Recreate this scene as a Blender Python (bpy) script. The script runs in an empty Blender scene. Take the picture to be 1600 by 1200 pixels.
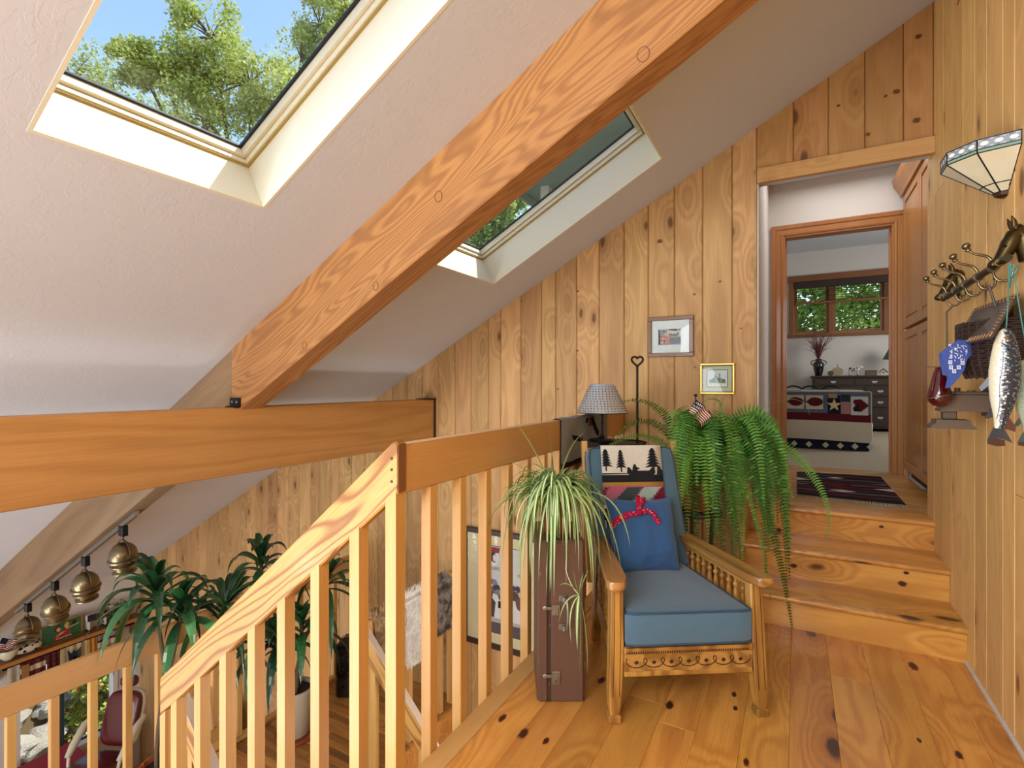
import bpy, math, random
from mathutils import Vector, Matrix, noise
random.seed(7)
PI = math.pi
SC = bpy.context.scene
COL = SC.collection

# ------------------------------------------------------------------ camera, sky, sun, area lights, exposure
TH = math.atan(443 / 798.0)                 # the camera looks 29 degrees left of +Y
FW = Vector((-math.sin(TH), math.cos(TH), 0)); RT = Vector((math.cos(TH), math.sin(TH), 0))
CAMH = 1.25
cd = bpy.data.cameras.new('camera'); cam = bpy.data.objects.new('camera', cd); COL.objects.link(cam)
cd.sensor_width = 36; cd.lens = 798 / 1600 * 36; cd.clip_start = .02; cd.clip_end = 300
cam.location = (0, 0, CAMH); cam.rotation_euler = (PI / 2, 0, TH)
SC.camera = cam
SC.view_settings.view_transform = 'Standard'; SC.view_settings.look = 'None'
SC.view_settings.exposure = 0.16; SC.view_settings.gamma = 1; SC.view_settings.use_curve_mapping = False
SC.render.film_transparent = False
w = bpy.data.worlds.new('sky'); SC.world = w; w.use_nodes = True
wn = w.node_tree; wn.nodes.clear()
wo = wn.nodes.new('ShaderNodeOutputWorld'); wb = wn.nodes.new('ShaderNodeBackground'); ws = wn.nodes.new('ShaderNodeTexSky')
ws.sky_type = 'NISHITA'; ws.sun_disc = False; ws.sun_elevation = math.radians(52); ws.sun_rotation = math.radians(52)
ws.air_density = 1.0; ws.dust_density = 1.3; ws.ozone_density = 1.2
wb.inputs[1].default_value = 0.36
wn.links.new(ws.outputs[0], wb.inputs[0]); wn.links.new(wb.outputs[0], wo.inputs[0])

def light(name, kind, loc, energy, color=(1, 1, 1), size=1, sizey=None, aim=None, spread=None):
    l = bpy.data.lights.new(name, kind); l.energy = energy; l.color = color
    if kind == 'AREA':
        l.size = size
        if sizey: l.shape = 'RECTANGLE'; l.size_y = sizey
        if spread: l.spread = spread
    o = bpy.data.objects.new(name, l); COL.objects.link(o); o.location = loc
    if aim is not None:
        d = Vector(aim) - Vector(loc); o.rotation_euler = d.to_track_quat('-Z', 'Y').to_euler()
    return o
s = light('sun', 'SUN', (5, 4, 10), 5.0, (1, .95, .86)); s.data.angle = .01
s.rotation_euler = Vector((-.47, -.33, -.82)).to_track_quat('-Z', 'Y').to_euler()
light('rear_window_light', 'AREA', (-2.0, -2.6, .75), 100, (.88, .94, 1), 2.2, 1.6, aim=(.2, 2.8, 1.7))
light('low_fill_light', 'AREA', (-5.0, -2.75, -2.4), 200, (.92, .96, 1), 3.6, 2.4, aim=(-4.2, 2.6, .1))  # added fill before a solid wall, lifting the lower sloped ceiling; no window there
light('stairwell_fill_light', 'AREA', (-3.6, -2.75, -.9), 85, (.88, .94, 1), 2.0, 1.6, aim=(-1.6, 2.4, 1.4))  # unseen area light added to brighten the stairwell; no window belongs to it
light('overhead_fill_light', 'AREA', (-.7, -1.3, 2.3), 95, (.90, .95, 1), 1.8, 1.6, aim=(-.2, 1.6, 0))  # fill added for upward-facing surfaces; the ceiling has no opening here
light('bedroom_fill_light', 'AREA', (3.1, 8.0, 2.2), 58, (1, .98, .95), 1.6, 1.4, aim=(-1, 8.2, 1.2))  # added light out of view, shining across the bedroom from its blank side
light('lower_hall_fill_light', 'AREA', (-.75, 2.3, -.75), 16, (1, .93, .85), .5, .5, aim=(-2.6, 3.0, -.75))  # made-up source under the platform, added to brighten the furs
light('hall_fill_light', 'AREA', (.35, 4.7, 3.02), 7, (1, .97, .94), .8, .8, aim=(.35, 4.7, 0))  # overhead fill added for the hall; it has no fixture

# ------------------------------------------------------------------ helpers
def lin(r, g=None, b=None):
    if g is None: r, g, b = (int(r[i:i + 2], 16) for i in (0, 2, 4))
    return tuple(((c / 255) / 12.92 if c / 255 <= .04045 else ((c / 255 + .055) / 1.055) ** 2.4) for c in (r, g, b)) + (1,)
def PX(u, v, dep):
    return FW * dep + RT * ((u - 800) / 798 * dep) + Vector((0, 0, CAMH + (600 - v) / 798 * dep))
def V(*a): return Vector(a)
CS, C0 = .545, 3.0
AL = math.atan(CS); CN = Vector((-math.sin(AL), 0, math.cos(AL))); CE = Vector((math.cos(AL), 0, math.sin(AL)))
def ceil_z(x): return C0 + CS * x
I4 = Matrix.Identity(4)

class MB:
    def __init__(s): s.v = []; s.f = []; s.c = []; s.cur = None
    def add(s, vs, fs, M=None, col=None):
        n = len(s.v)
        s.v += [(M @ Vector(p)) if M is not None else Vector(p) for p in vs]
        s.f += [tuple(i + n for i in f) for f in fs]
        s.c += [col if col is not None else s.cur] * len(fs)
        return s
    def box(s, x0, x1, y0, y1, z0, z1, b=0.0, M=None, col=None):
        if x0 > x1: x0, x1 = x1, x0
        if y0 > y1: y0, y1 = y1, y0
        if z0 > z1: z0, z1 = z1, z0
        if b <= 0:
            vs = [(x, y, z) for z in (z0, z1) for y in (y0, y1) for x in (x0, x1)]
            return s.add(vs, [(0, 2, 3, 1), (4, 5, 7, 6), (0, 1, 5, 4), (2, 6, 7, 3), (0, 4, 6, 2), (1, 3, 7, 5)], M, col)
        b = min(b, (x1 - x0) * .45, (y1 - y0) * .45, (z1 - z0) * .45)
        vs = []; idx = {}
        for sx in (0, 1):
            for sy in (0, 1):
                for sz in (0, 1):
                    X = (x0, x1)[sx]; Y = (y0, y1)[sy]; Z = (z0, z1)[sz]
                    dx = b * (1 - 2 * sx); dy = b * (1 - 2 * sy); dz = b * (1 - 2 * sz)
                    for k, p in enumerate(((X, Y + dy, Z + dz), (X + dx, Y, Z + dz), (X + dx, Y + dy, Z))):
                        idx[(sx, sy, sz, k)] = len(vs); vs.append(p)
        fs = []
        for a in (0, 1):
            q = [(0, 0), (1, 0), (1, 1), (0, 1)]
            fs.append(tuple(idx[(a, i, j, 0)] for i, j in (q if a else q[::-1])))
            fs.append(tuple(idx[(i, a, j, 1)] for i, j in (q[::-1] if a else q)))
            fs.append(tuple(idx[(i, j, a, 2)] for i, j in (q if a else q[::-1])))
        for a in (0, 1):
            for c in (0, 1):
                e = (idx[(0, a, c, 1)], idx[(1, a, c, 1)], idx[(1, a, c, 2)], idx[(0, a, c, 2)])
                fs.append(e if (a ^ c) == 0 and a == 0 or (a ^ c) == 0 else e[::-1]) if False else fs.append(e if (a + c) % 2 else e[::-1])
                e = (idx[(a, 0, c, 0)], idx[(a, 1, c, 0)], idx[(a, 1, c, 2)], idx[(a, 0, c, 2)])
                fs.append(e[::-1] if (a + c) % 2 else e)
                e = (idx[(a, c, 0, 0)], idx[(a, c, 1, 0)], idx[(a, c, 1, 1)], idx[(a, c, 0, 1)])
                fs.append(e if (a + c) % 2 else e[::-1])
        for sx in (0, 1):
            for sy in (0, 1):
                for sz in (0, 1):
                    t = tuple(idx[(sx, sy, sz, k)] for k in range(3))
                    fs.append(t if (sx + sy + sz) % 2 else t[::-1])
        return s.add(vs, fs, M, col)
    def prism(s, pts, ext, M=None, col=None):
        pts = [Vector(p) for p in pts]; e = Vector(ext); n = len(pts)
        vs = pts + [p + e for p in pts]
        fs = [tuple(range(n))[::-1], tuple(range(n, 2 * n))] + [(i, (i + 1) % n, (i + 1) % n + n, i + n) for i in range(n)]
        nrm = Vector((0, 0, 0))
        for i in range(n): nrm += pts[i].cross(pts[(i + 1) % n])
        if nrm.dot(e) < 0: fs = [f[::-1] for f in fs]
        return s.add(vs, fs, M, col)
    def poly(s, pts, col=None, M=None): return s.add(pts, [tuple(range(len(pts)))], M, col)
    def tube(s, pts, r, n=8, M=None, col=None, caps=True):
        pts = [Vector(p) for p in pts]; m = len(pts)
        rs = r if isinstance(r, (list, tuple)) else [r] * m
        vs = []; prev = None
        for i, p in enumerate(pts):
            t = (pts[min(i + 1, m - 1)] - pts[max(i - 1, 0)]).normalized()
            if prev is None: a = t.orthogonal().normalized()
            else:
                a = prev - t * prev.dot(t); a = a.normalized() if a.length > 1e-6 else t.orthogonal().normalized()
            prev = a; b = t.cross(a)
            for k in range(n):
                an = 2 * PI * k / n; vs.append(p + (a * math.cos(an) + b * math.sin(an)) * rs[i])
        fs = [(i * n + k, i * n + (k + 1) % n, (i + 1) * n + (k + 1) % n, (i + 1) * n + k) for i in range(m - 1) for k in range(n)]
        if caps: fs += [tuple(range(n))[::-1], tuple(range((m - 1) * n, m * n))]
        return s.add(vs, fs, M, col)
    def lathe(s, prof, n=16, M=None, col=None, sx=1, sy=1):
        vs = []; m = len(prof)
        for r, z in prof:
            for k in range(n):
                a = 2 * PI * k / n; vs.append((r * math.cos(a) * sx, r * math.sin(a) * sy, z))
        fs = [(i * n + k, i * n + (k + 1) % n, (i + 1) * n + (k + 1) % n, (i + 1) * n + k) for i in range(m - 1) for k in range(n)]
        fs += [tuple(range(n))[::-1], tuple(range((m - 1) * n, m * n))]
        return s.add(vs, fs, M, col)
    def loft(s, rings, closed=True, caps=True, M=None, col=None):
        n = len(rings[0]); m = len(rings); vs = [p for r in rings for p in r]
        kk = n if closed else n - 1
        fs = [(i * n + k, i * n + (k + 1) % n, (i + 1) * n + (k + 1) % n, (i + 1) * n + k) for i in range(m - 1) for k in range(kk)]
        if caps and closed: fs += [tuple(range(n))[::-1], tuple(range((m - 1) * n, m * n))]
        return s.add(vs, fs, M, col)
    def grid(s, fn, nu, nv, col=None, colfn=None):
        vs = [fn(i / nu, j / nv) for j in range(nv + 1) for i in range(nu + 1)]
        n = len(s.v); s.v += [Vector(p) for p in vs]
        for j in range(nv):
            for i in range(nu):
                a = j * (nu + 1) + i
                s.f.append((n + a, n + a + 1, n + a + nu + 2, n + a + nu + 1))
                s.c.append(colfn((i + .5) / nu, (j + .5) / nv) if colfn else col)
        return s
    def slab(s, fn, nu, nv, t, colfn=None, col=None):
        """a closed sheet: fn(u,v) is the mid surface, t its thickness"""
        def nrm(u, v):
            e = 1e-3; a = Vector(fn(min(u + e, 1), v)) - Vector(fn(max(u - e, 0), v)); b = Vector(fn(u, min(v + e, 1))) - Vector(fn(u, max(v - e, 0)))
            c = a.cross(b); return c.normalized() if c.length > 0 else Vector((0, 0, 1))
        P = [[Vector(fn(i / nu, j / nv)) for i in range(nu + 1)] for j in range(nv + 1)]
        N = [[nrm(i / nu, j / nv) for i in range(nu + 1)] for j in range(nv + 1)]
        n = len(s.v)
        s.v += [P[j][i] + N[j][i] * t / 2 for j in range(nv + 1) for i in range(nu + 1)]
        s.v += [P[j][i] - N[j][i] * t / 2 for j in range(nv + 1) for i in range(nu + 1)]
        k = (nu + 1) * (nv + 1)
        for j in range(nv):
            for i in range(nu):
                a = n + j * (nu + 1) + i; q = (a, a + 1, a + nu + 2, a + nu + 1)
                c = colfn((i + .5) / nu, (j + .5) / nv) if colfn else (col or s.cur)
                s.f.append(q); s.c.append(c); s.f.append(tuple(x + k for x in q[::-1])); s.c.append(c)
        per = [j * (nu + 1) for j in range(nv + 1)][::-1] + list(range(1, nu + 1)) + [j * (nu + 1) + nu for j in range(1, nv + 1)] + [nv * (nu + 1) + i for i in range(nu - 1, 0, -1)]
        c = (colfn(.01, .01) if colfn else (col or s.cur))
        for i in range(len(per)):
            a, b = n + per[i], n + per[(i + 1) % len(per)]
            s.f.append((b, a, a + k, b + k)); s.c.append(c)
        return s

def link(o, parent):
    COL.objects.link(o)
    if parent is not None: o.parent = parent
    return o
def obj(name, mb, mat, parent=None, smooth=None, frame=None, kind=None, label=None):
    me = bpy.data.meshes.new(name)
    vs = mb.v
    if frame is not None:
        inv = frame.inverted(); vs = [inv @ p for p in vs]
    me.from_pydata([tuple(p) for p in vs], [], mb.f); me.update()
    if any(c is not None for c in mb.c):
        at = me.color_attributes.new('Col', 'FLOAT_COLOR', 'CORNER')
        buf = []
        for p, c in zip(me.polygons, mb.c):
            c = c or (.5, .5, .5, 1); c = tuple(c[:3]) + (1.0,)
            buf += list(c) * p.loop_total
        at.data.foreach_set('color', buf)
    if smooth is not None:
        for p in me.polygons: p.use_smooth = True
        if smooth < 179: me.set_sharp_from_angle(angle=math.radians(smooth))
    me.materials.append(mat)
    o = bpy.data.objects.new(name, me); link(o, parent)
    if frame is not None: o.matrix_basis = frame
    if kind: o['kind'] = kind
    if label: o['label'] = label
    return o
def tag(o, label, cat, group=None, kind=None):
    o['label'] = label; o['category'] = cat
    if group: o['group'] = group
    if kind: o['kind'] = kind
    return o
def thing(name, label, cat, loc=(0, 0, 0), rz=0, group=None, kind=None, M=None):
    o = bpy.data.objects.new(name, None); COL.objects.link(o); o.empty_display_size = .1
    if M is not None: o.matrix_basis = M
    else: o.location = loc; o.rotation_euler = (0, 0, rz)
    return tag(o, label, cat, group, kind)
def copy_tree(o, parent=None):
    c = o.copy(); COL.objects.link(c); c.parent = parent
    for ch in [x for x in SC.objects if x.parent == o]: copy_tree(ch, c)
    return c
def struct(name, label, cat='structure', **k): return thing(name, label, cat, kind='structure', **k)
def bez(p0, p1, p2, n):
    p0, p1, p2 = Vector(p0), Vector(p1), Vector(p2)
    return [p0 * (1 - t) ** 2 + p1 * 2 * t * (1 - t) + p2 * t * t for t in (i / n for i in range(n + 1))]
def bez3(p0, p1, p2, p3, n):
    p0, p1, p2, p3 = map(Vector, (p0, p1, p2, p3))
    return [p0 * (1 - t) ** 3 + p1 * 3 * t * (1 - t) ** 2 + p2 * 3 * t * t * (1 - t) + p3 * t ** 3 for t in (i / n for i in range(n + 1))]
def arc(c, r, a0, a1, n, ax=Vector((1, 0, 0)), ay=Vector((0, 0, 1))):
    return [Vector(c) + ax * r * math.cos(a0 + (a1 - a0) * i / n) + ay * r * math.sin(a0 + (a1 - a0) * i / n) for i in range(n + 1)]
def T(x, y, z): return Matrix.Translation((x, y, z))
def RZ(a): return Matrix.Rotation(a, 4, 'Z')
def RY(a): return Matrix.Rotation(a, 4, 'Y')
def RX(a): return Matrix.Rotation(a, 4, 'X')

# ------------------------------------------------------------------ materials
class NT:
    def __init__(s, name):
        s.m = bpy.data.materials.new(name); s.m.use_nodes = True; s.t = s.m.node_tree; s.t.nodes.clear()
        s.out = s.n('ShaderNodeOutputMaterial'); s.b = s.n('ShaderNodeBsdfPrincipled'); s.l(s.b.outputs[0], s.out.inputs[0])
    def n(s, k, **p):
        x = s.t.nodes.new(k)
        for a, b in p.items(): setattr(x, a, b)
        return x
    def l(s, a, b): s.t.links.new(a, b)
    def val(s, sock, v):
        if isinstance(v, (int, float, tuple, list)): sock.default_value = v
        else: s.l(v, sock)
    def math(s, op, a, b=0.0, c=0.0, clamp=False):
        x = s.n('ShaderNodeMath', operation=op, use_clamp=clamp); s.val(x.inputs[0], a); s.val(x.inputs[1], b)
        if op in ('MULTIPLY_ADD', 'SMOOTH_MIN', 'PINGPONG', 'WRAP', 'COMPARE'): s.val(x.inputs[2], c)
        return x.outputs[0]
    def mix(s, f, a, b, mode='MIX'):
        x = s.n('ShaderNodeMix', data_type='RGBA', blend_type=mode); s.val(x.inputs[0], f); s.val(x.inputs[6], a); s.val(x.inputs[7], b)
        return x.outputs[2]
    def ramp(s, f, lo, hi, a=0.0, b=1.0):
        x = s.n('ShaderNodeMapRange', interpolation_type='SMOOTHSTEP'); s.val(x.inputs[0], f)
        x.inputs[1].default_value = lo; x.inputs[2].default_value = hi; x.inputs[3].default_value = a; x.inputs[4].default_value = b
        return x.outputs[0]
    def noise(s, vec, scale, detail=2, rough=.5, dist=0):
        x = s.n('ShaderNodeTexNoise'); s.l(vec, x.inputs['Vector']); x.inputs['Scale'].default_value = scale
        x.inputs['Detail'].default_value = detail; x.inputs['Roughness'].default_value = rough; x.inputs['Distortion'].default_value = dist
        return x.outputs[0]
    def obco(s, scale=(1, 1, 1), rnd=True):
        tc = s.n('ShaderNodeTexCoord'); mp = s.n('ShaderNodeMapping'); s.l(tc.outputs['Object'], mp.inputs[0]); mp.inputs['Scale'].default_value = scale
        if not rnd: return mp.outputs[0]
        oi = s.n('ShaderNodeObjectInfo'); cx = s.n('ShaderNodeCombineXYZ')
        for i, k in enumerate((37.0, 71.0, 53.0)): s.l(s.math('MULTIPLY', oi.outputs['Random'], k), cx.inputs[i])
        ad = s.n('ShaderNodeVectorMath', operation='ADD'); s.l(mp.outputs[0], ad.inputs[0]); s.l(cx.outputs[0], ad.inputs[1])
        return ad.outputs[0]
    def bump(s, h, strength=.3, dist=.01):
        x = s.n('ShaderNodeBump'); s.l(h, x.inputs['Height']); x.inputs['Strength'].default_value = strength; x.inputs['Distance'].default_value = dist
        s.l(x.outputs[0], s.b.inputs['Normal'])
    def set(s, color=None, rough=.5, metal=0, spec=.5, coat=0, sheen=0, crough=.1):
        if color is not None: s.val(s.b.inputs['Base Color'], color)
        s.val(s.b.inputs['Roughness'], rough); s.b.inputs['Metallic'].default_value = metal
        s.b.inputs['Specular IOR Level'].default_value = spec; s.b.inputs['Coat Weight'].default_value = coat
        s.b.inputs['Coat Roughness'].default_value = crough
        s.b.inputs['Sheen Weight'].default_value = sheen
        return s.m

def wood(name, light, dark, axis='Z', rings=9, ringmix=.55, knots=.0, rough=.55, coat=0, var=.25, bump=.15, knotcol='5a3018', wide=1.0, knot_scale=1.0, alt=None, thin=None):
    t = NT(name)
    ax = 'XYZ'.index(axis)
    sc = [3.2 / wide] * 3; sc[ax] = .42 / wide
    co = t.obco(tuple(sc))
    oi = t.n('ShaderNodeObjectInfo').outputs['Random']
    h = t.noise(co, 1.0, 3, .45, .25)
    kn = None
    if knots > 0:
        ks = [8.5 * knot_scale] * 3; ks[ax] = 3.6 * knot_scale
        kc = t.obco(tuple(ks))
        vo = t.n('ShaderNodeTexVoronoi'); t.l(kc, vo.inputs['Vector']); vo.inputs['Scale'].default_value = 1
        wob = t.math('MULTIPLY', t.math('SUBTRACT', t.noise(kc, 3, 2), .5), .12)
        d = t.math('ADD', vo.outputs['Distance'], wob)
        h = t.math('ADD', h, t.math('MULTIPLY', t.ramp(d, 0.0, .55, 1, 0), .42))
        kn = t.ramp(d, .05 * knots, .115 * knots, 1, 0)
        halo = t.ramp(d, .08 * knots, .34 * knots, 1, 0)
    r = t.math('PINGPONG', t.math('MULTIPLY', h, rings * 2.0), 1.0)
    r = t.ramp(r, *(thin or (.15, .95)))
    fs = [160.0] * 3; fs[ax] = 5.0
    fib = t.noise(t.obco(tuple(fs)), 1.0, 2, .6)
    bl = [2.0] * 3; bl[ax] = .5
    blot = t.noise(t.obco(tuple(bl)), 1.0, 2, .5)
    L, D = lin(light), lin(dark)
    c = t.mix(t.math('MULTIPLY', r, ringmix), L, D)
    c = t.mix(t.math('MULTIPLY', t.ramp(fib, .3, .75), .28), c, D)
    c = t.mix(t.math('MULTIPLY', t.ramp(blot, .35, .7), .25), c, lin(alt) if alt else D)
    if kn is not None:
        c = t.mix(t.math('MULTIPLY', halo, .45), c, D)
        c = t.mix(t.math('MULTIPLY', kn, .92), c, lin(knotcol))
    hv = t.n('ShaderNodeHueSaturation'); t.l(c, hv.inputs['Color'])
    t.l(t.math('ADD', t.math('MULTIPLY', oi, var), 1 - var * .5), hv.inputs['Value'])
    t.l(t.math('ADD', t.math('MULTIPLY', t.math('FRACT', t.math('MULTIPLY', oi, 7.3)), .010), .4985), hv.inputs['Hue'])
    hgt = t.math('ADD', t.math('MULTIPLY', fib, .6), t.math('MULTIPLY', r, .4))
    t.bump(hgt, bump, .002)
    return t.set(hv.outputs[0], t.math('ADD', rough - .06, t.math('MULTIPLY', fib, .14)), coat=coat)

def plain(name, hexc, rough=.5, metal=0, var=0, nscale=8, namt=.12, bump=0, bscale=60, coat=0, sheen=0, spec=.5, bdist=.003):
    t = NT(name); co = t.obco((1, 1, 1))
    n = t.noise(co, nscale, 3)
    c = t.mix(t.math('MULTIPLY', n, namt * 2), lin(hexc), tuple(x * .6 for x in lin(hexc)[:3]) + (1,))
    if var:
        oi = t.n('ShaderNodeObjectInfo').outputs['Random']; hv = t.n('ShaderNodeHueSaturation'); t.l(c, hv.inputs['Color'])
        t.l(t.math('ADD', t.math('MULTIPLY', oi, var), 1 - var * .5), hv.inputs['Value']); c = hv.outputs[0]
    if bump: t.bump(t.noise(co, bscale, 3), bump, bdist)
    return t.set(c, rough, metal, spec, coat, sheen)

def colmat(name, rough=.6, bump=0, bscale=200, sheen=0, coat=0, spec=.4, var=0, trans=0, weave=0):
    t = NT(name); a = t.n('ShaderNodeAttribute', attribute_name='Col')
    co = t.obco((1, 1, 1)); n = t.noise(co, 30, 2)
    c = t.mix(t.math('MULTIPLY', n, .2), a.outputs['Color'], (0.02, .02, .02, 1), 'MIX') if rough > .5 else a.outputs['Color']
    if var:
        oi = t.n('ShaderNodeObjectInfo').outputs['Random']; hv = t.n('ShaderNodeHueSaturation'); t.l(c, hv.inputs['Color'])
        t.l(t.math('ADD', t.math('MULTIPLY', oi, var), 1 - var * .5), hv.inputs['Value']); c = hv.outputs[0]
    if bump: t.bump(t.noise(co, bscale, 3), bump, .002)
    m = t.set(c, rough, 0, spec, coat, sheen)
    if trans:
        tr = t.n('ShaderNodeBsdfTranslucent'); t.l(c, tr.inputs[0]); mx = t.n('ShaderNodeMixShader'); mx.inputs[0].default_value = trans
        t.l(t.b.outputs[0], mx.inputs[1]); t.l(tr.outputs[0], mx.inputs[2]); t.l(mx.outputs[0], t.out.inputs[0])
    return m

M = {}
M['wall'] = wood('wall_cedar', 'cda26c', '8a6036', 'Z', 7, .30, 1.05, .62, 0, .26, .35, '633f1e', knot_scale=.62)
M['wallb'] = wood('wall_cedar_bright', 'ebbe7c', 'bd8a4c', 'Z', 6, .24, 1.15, .6, 0, .14, .3, '7a5430', knot_scale=.62)
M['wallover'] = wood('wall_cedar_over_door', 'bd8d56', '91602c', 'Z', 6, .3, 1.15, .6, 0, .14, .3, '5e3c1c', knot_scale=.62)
M['floor'] = wood('floor_pine', 'dd9f4e', 'a8622a', 'Y', 9, .45, 1.2, .25, .35, .26, .05, '35160a', knot_scale=.5)
M['floorx'] = wood('landing_pine', 'cc9450', '985e28', 'X', 6, .36, 1.0, .30, .3, .2, .06, '3f1c0c', knot_scale=.5)
M['strip'] = wood('strip_floor', 'bd8446', '6e421e', 'X', 6, .4, 0, .34, .15, .7, .06)
M['stair'] = wood('stair_pine', 'df9f50', 'ac682c', 'X', 9, .48, 1.3, .28, .3, .12, .05, '35160a', knot_scale=.6)
M['beam'] = wood('beam_fir', 'b8824c', '82502c', 'X', 42, .6, 0, .55, .05, .05, .15, wide=1.2)
M['beamy'] = wood('tie_beam_fir', 'c08850', '94602e', 'Y', 12, .35, 0, .5, .1, .05, .12, wide=1.6)
M['beamold'] = wood('rough_beam', '86664a', '5c402a', 'X', 5, .4, 0, .75, 0, .1, .6, wide=1.5, alt='a8947c')
M['railx'] = wood('stair_rail_fir', 'd9a75e', '86521e', 'X', 24, .85, 0, .4, .2, .05, .1, wide=1.15, thin=(.45, .98))
M['raily'] = wood('rail_pine_along', 'd2a268', 'b8844a', 'Y', 4, .22, 0, .42, .2, .08, .08)
M['bal'] = wood('baluster_fir', 'd8aa66', 'b87e3e', 'Z', 5, .28, 0, .45, .1, .12, .08)
M['bal_dark'] = wood('newel_edge', '8a5a38', '6a4128', 'Z', 5, .3, 0, .5, .1, .1, .1)
M['casing'] = wood('casing_fir', 'b4763e', '915628', 'Z', 4, .3, 0, .4, .25, .06, .06)
M['cab'] = wood('cabinet_wood', 'b57a3e', '965c2a', 'Z', 3, .2, 0, .38, .3, .06, .04)
M['header'] = wood('header_cedar', 'c8995f', 'a5743f', 'X', 4, .25, .7, .6, 0, .05, .25)
M['chair'] = wood('chair_oak', 'b9863f', '6c4218', 'Z', 10, .7, 0, .38, .3, .15, .15)
M['chairx'] = wood('chair_oak_arm', 'b88645', '6a421a', 'Y', 12, .72, 0, .36, .35, .1, .15)
M['frame'] = plain('frame_walnut', '7a5638', .4, namt=.2, coat=.2)
M['darkw'] = plain('dark_wood', '34221a', .45, namt=.2, coat=.1)
M['winframe'] = wood('window_wood', '8a5630', '6a3d1e', 'X', 4, .2, 0, .45, .15, .05, .05)
M['gold'] = plain('frame_gold', 'c9a24c', .3, .7)
M['black'] = plain('black_iron', '17181a', .45, .5, bump=.1)
M['blackgloss'] = plain('black_glaze', '0d0c0d', .12, coat=.6)
M['brass'] = plain('antique_brass', '8b7d60', .3, .92, namt=.35)
M['brassd'] = plain('dark_brass', '5b4c30', .32, .9, namt=.35)
M['tin'] = plain('tin', 'c4c8cc', .38, .45, namt=.08, bump=.05)
M['steel'] = plain('worn_nickel', '8f8a80', .4, .8)
M['cream'] = plain('shaft_paint', 'dfdcc6', .6, namt=.02)
M['white'] = plain('white_paint', 'd6d2cc', .7, namt=.02)
M['groove'] = plain('groove_tan', 'a8935a', .7)
M['gasket'] = plain('gasket', '101418', .5)
M['suit'] = plain('suitcase_vinyl', '5e4438', .42, namt=.15, bump=.25, bscale=260)
M['suitedge'] = plain('suitcase_seam', '3b2a22', .5)
M['blue'] = plain('blue_upholstery', '48697e', .85, namt=.12, bump=.5, bscale=500, sheen=.3, nscale=30)
M['bluepip'] = plain('blue_piping', '2f4a60', .8)
M['denim'] = plain('denim', '2a588c', .85, namt=.15, bump=.35, bscale=500, sheen=.2)
M['print'] = colmat('print', .55)
M['cloth'] = colmat('cloth', .95, .4, 400, 0, spec=.12)
M['leafcol'] = colmat('leaf_colors', .42, 0, 200, 0, .05, .5, .35, trans=.38)
M['fern'] = colmat('fern_leaf', .5, 0, 200, 0, 0, .4, .45, trans=.3)
M['drac'] = colmat('dracaena_leaf', .28, 0, 200, 0, .25, .5, .4, trans=.08)
M['glaze'] = colmat('painted_gloss', .22, 0, 200, 0, .5, .5)
M['carpet'] = plain('carpet_beige', 'a89a84', .95, namt=.3, nscale=90, bump=.8, bscale=300)
M['pot'] = plain('cream_pot', 'bdb29c', .5)
M['terra'] = plain('terracotta', 'a0502f', .7)
M['soil'] = plain('soil', '2a1c12', .95, bump=.8, bscale=60)
M['stone'] = plain('garden_stone', 'b9b0a2', .9, var=.5, namt=.35, bump=.7, bscale=14, bdist=.03)
M['burg'] = plain('burgundy_vinyl', '571519', .28, coat=.3)
M['ivory'] = plain('ivory_enamel', 'cfc7ae', .35)
M['teal'] = plain('teal_mullion', '2b4648', .4)
M['cast'] = plain('cast_iron_brown', '6e5c4c', .55, .3, namt=.3, bump=.3, bscale=90)
M['wicker'] = plain('wicker', '3c2a24', .55, namt=.4, nscale=60, var=.4)
M['leather'] = plain('tooled_leather', '50423c', .5, namt=.25, bump=.4, bscale=120)
M['twine'] = plain('teal_twine', '4f9088', .8)
M['redglass'] = plain('red_glass', '4a0810', .08, coat=.8)
M['bark'] = plain('bark', '6b5a45', .9, namt=.4, bump=.6, bscale=30)
M['siding'] = plain('sage_siding', '8d9a80', .8, namt=.1)
M['redpaint'] = plain('red_paint', '9a1218', .7)
M['twig'] = plain('red_twigs', '6e3038', .7)
M['bronze'] = plain('bronze_cap', '4a3420', .4, .6)
M['lead'] = plain('lead_came', '1b1e1c', .5, .4)
M['earth'] = plain('earth', '6a5a40', .95, bump=.6, bscale=6, namt=.3)

def make_ceiling_paint():
    t = NT('ceiling_plaster'); co = t.obco((1, 1, 1), False)
    n1 = t.noise(co, 9, 4, .6, .8); n2 = t.noise(co, 32, 3, .55)
    st = t.obco((2.5, 12, 12), False); n3 = t.noise(st, 1.6, 4, .6, 1.2)
    h = t.math('ADD', t.ramp(n3, .52, .58), t.math('MULTIPLY', n2, .35))
    h = t.math('ADD', h, t.math('MULTIPLY', t.ramp(n1, .55, .62), .8))
    t.bump(h, .09, .0025)
    return t.set(t.mix(n1, lin(208, 213, 221), lin(202, 206, 214)), .75, spec=.25)
M['ceil'] = make_ceiling_paint()
def make_glass():
    t = NT('window_glass'); t.t.nodes.remove(t.b)
    tr = t.n('ShaderNodeBsdfTransparent'); tr.inputs[0].default_value = (.96, .98, .97, 1)
    gl = t.n('ShaderNodeBsdfGlossy'); gl.inputs['Roughness'].default_value = .01
    fr = t.n('ShaderNodeFresnel'); fr.inputs[0].default_value = 1.45
    mx = t.n('ShaderNodeMixShader'); ge = t.n('ShaderNodeNewGeometry')
    t.l(t.math('MULTIPLY', fr.outputs[0], t.math('SUBTRACT', 1.0, ge.outputs['Backfacing'])), mx.inputs[0]); t.l(tr.outputs[0], mx.inputs[1]); t.l(gl.outputs[0], mx.inputs[2])
    t.l(mx.outputs[0], t.out.inputs[0]); return t.m
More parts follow.
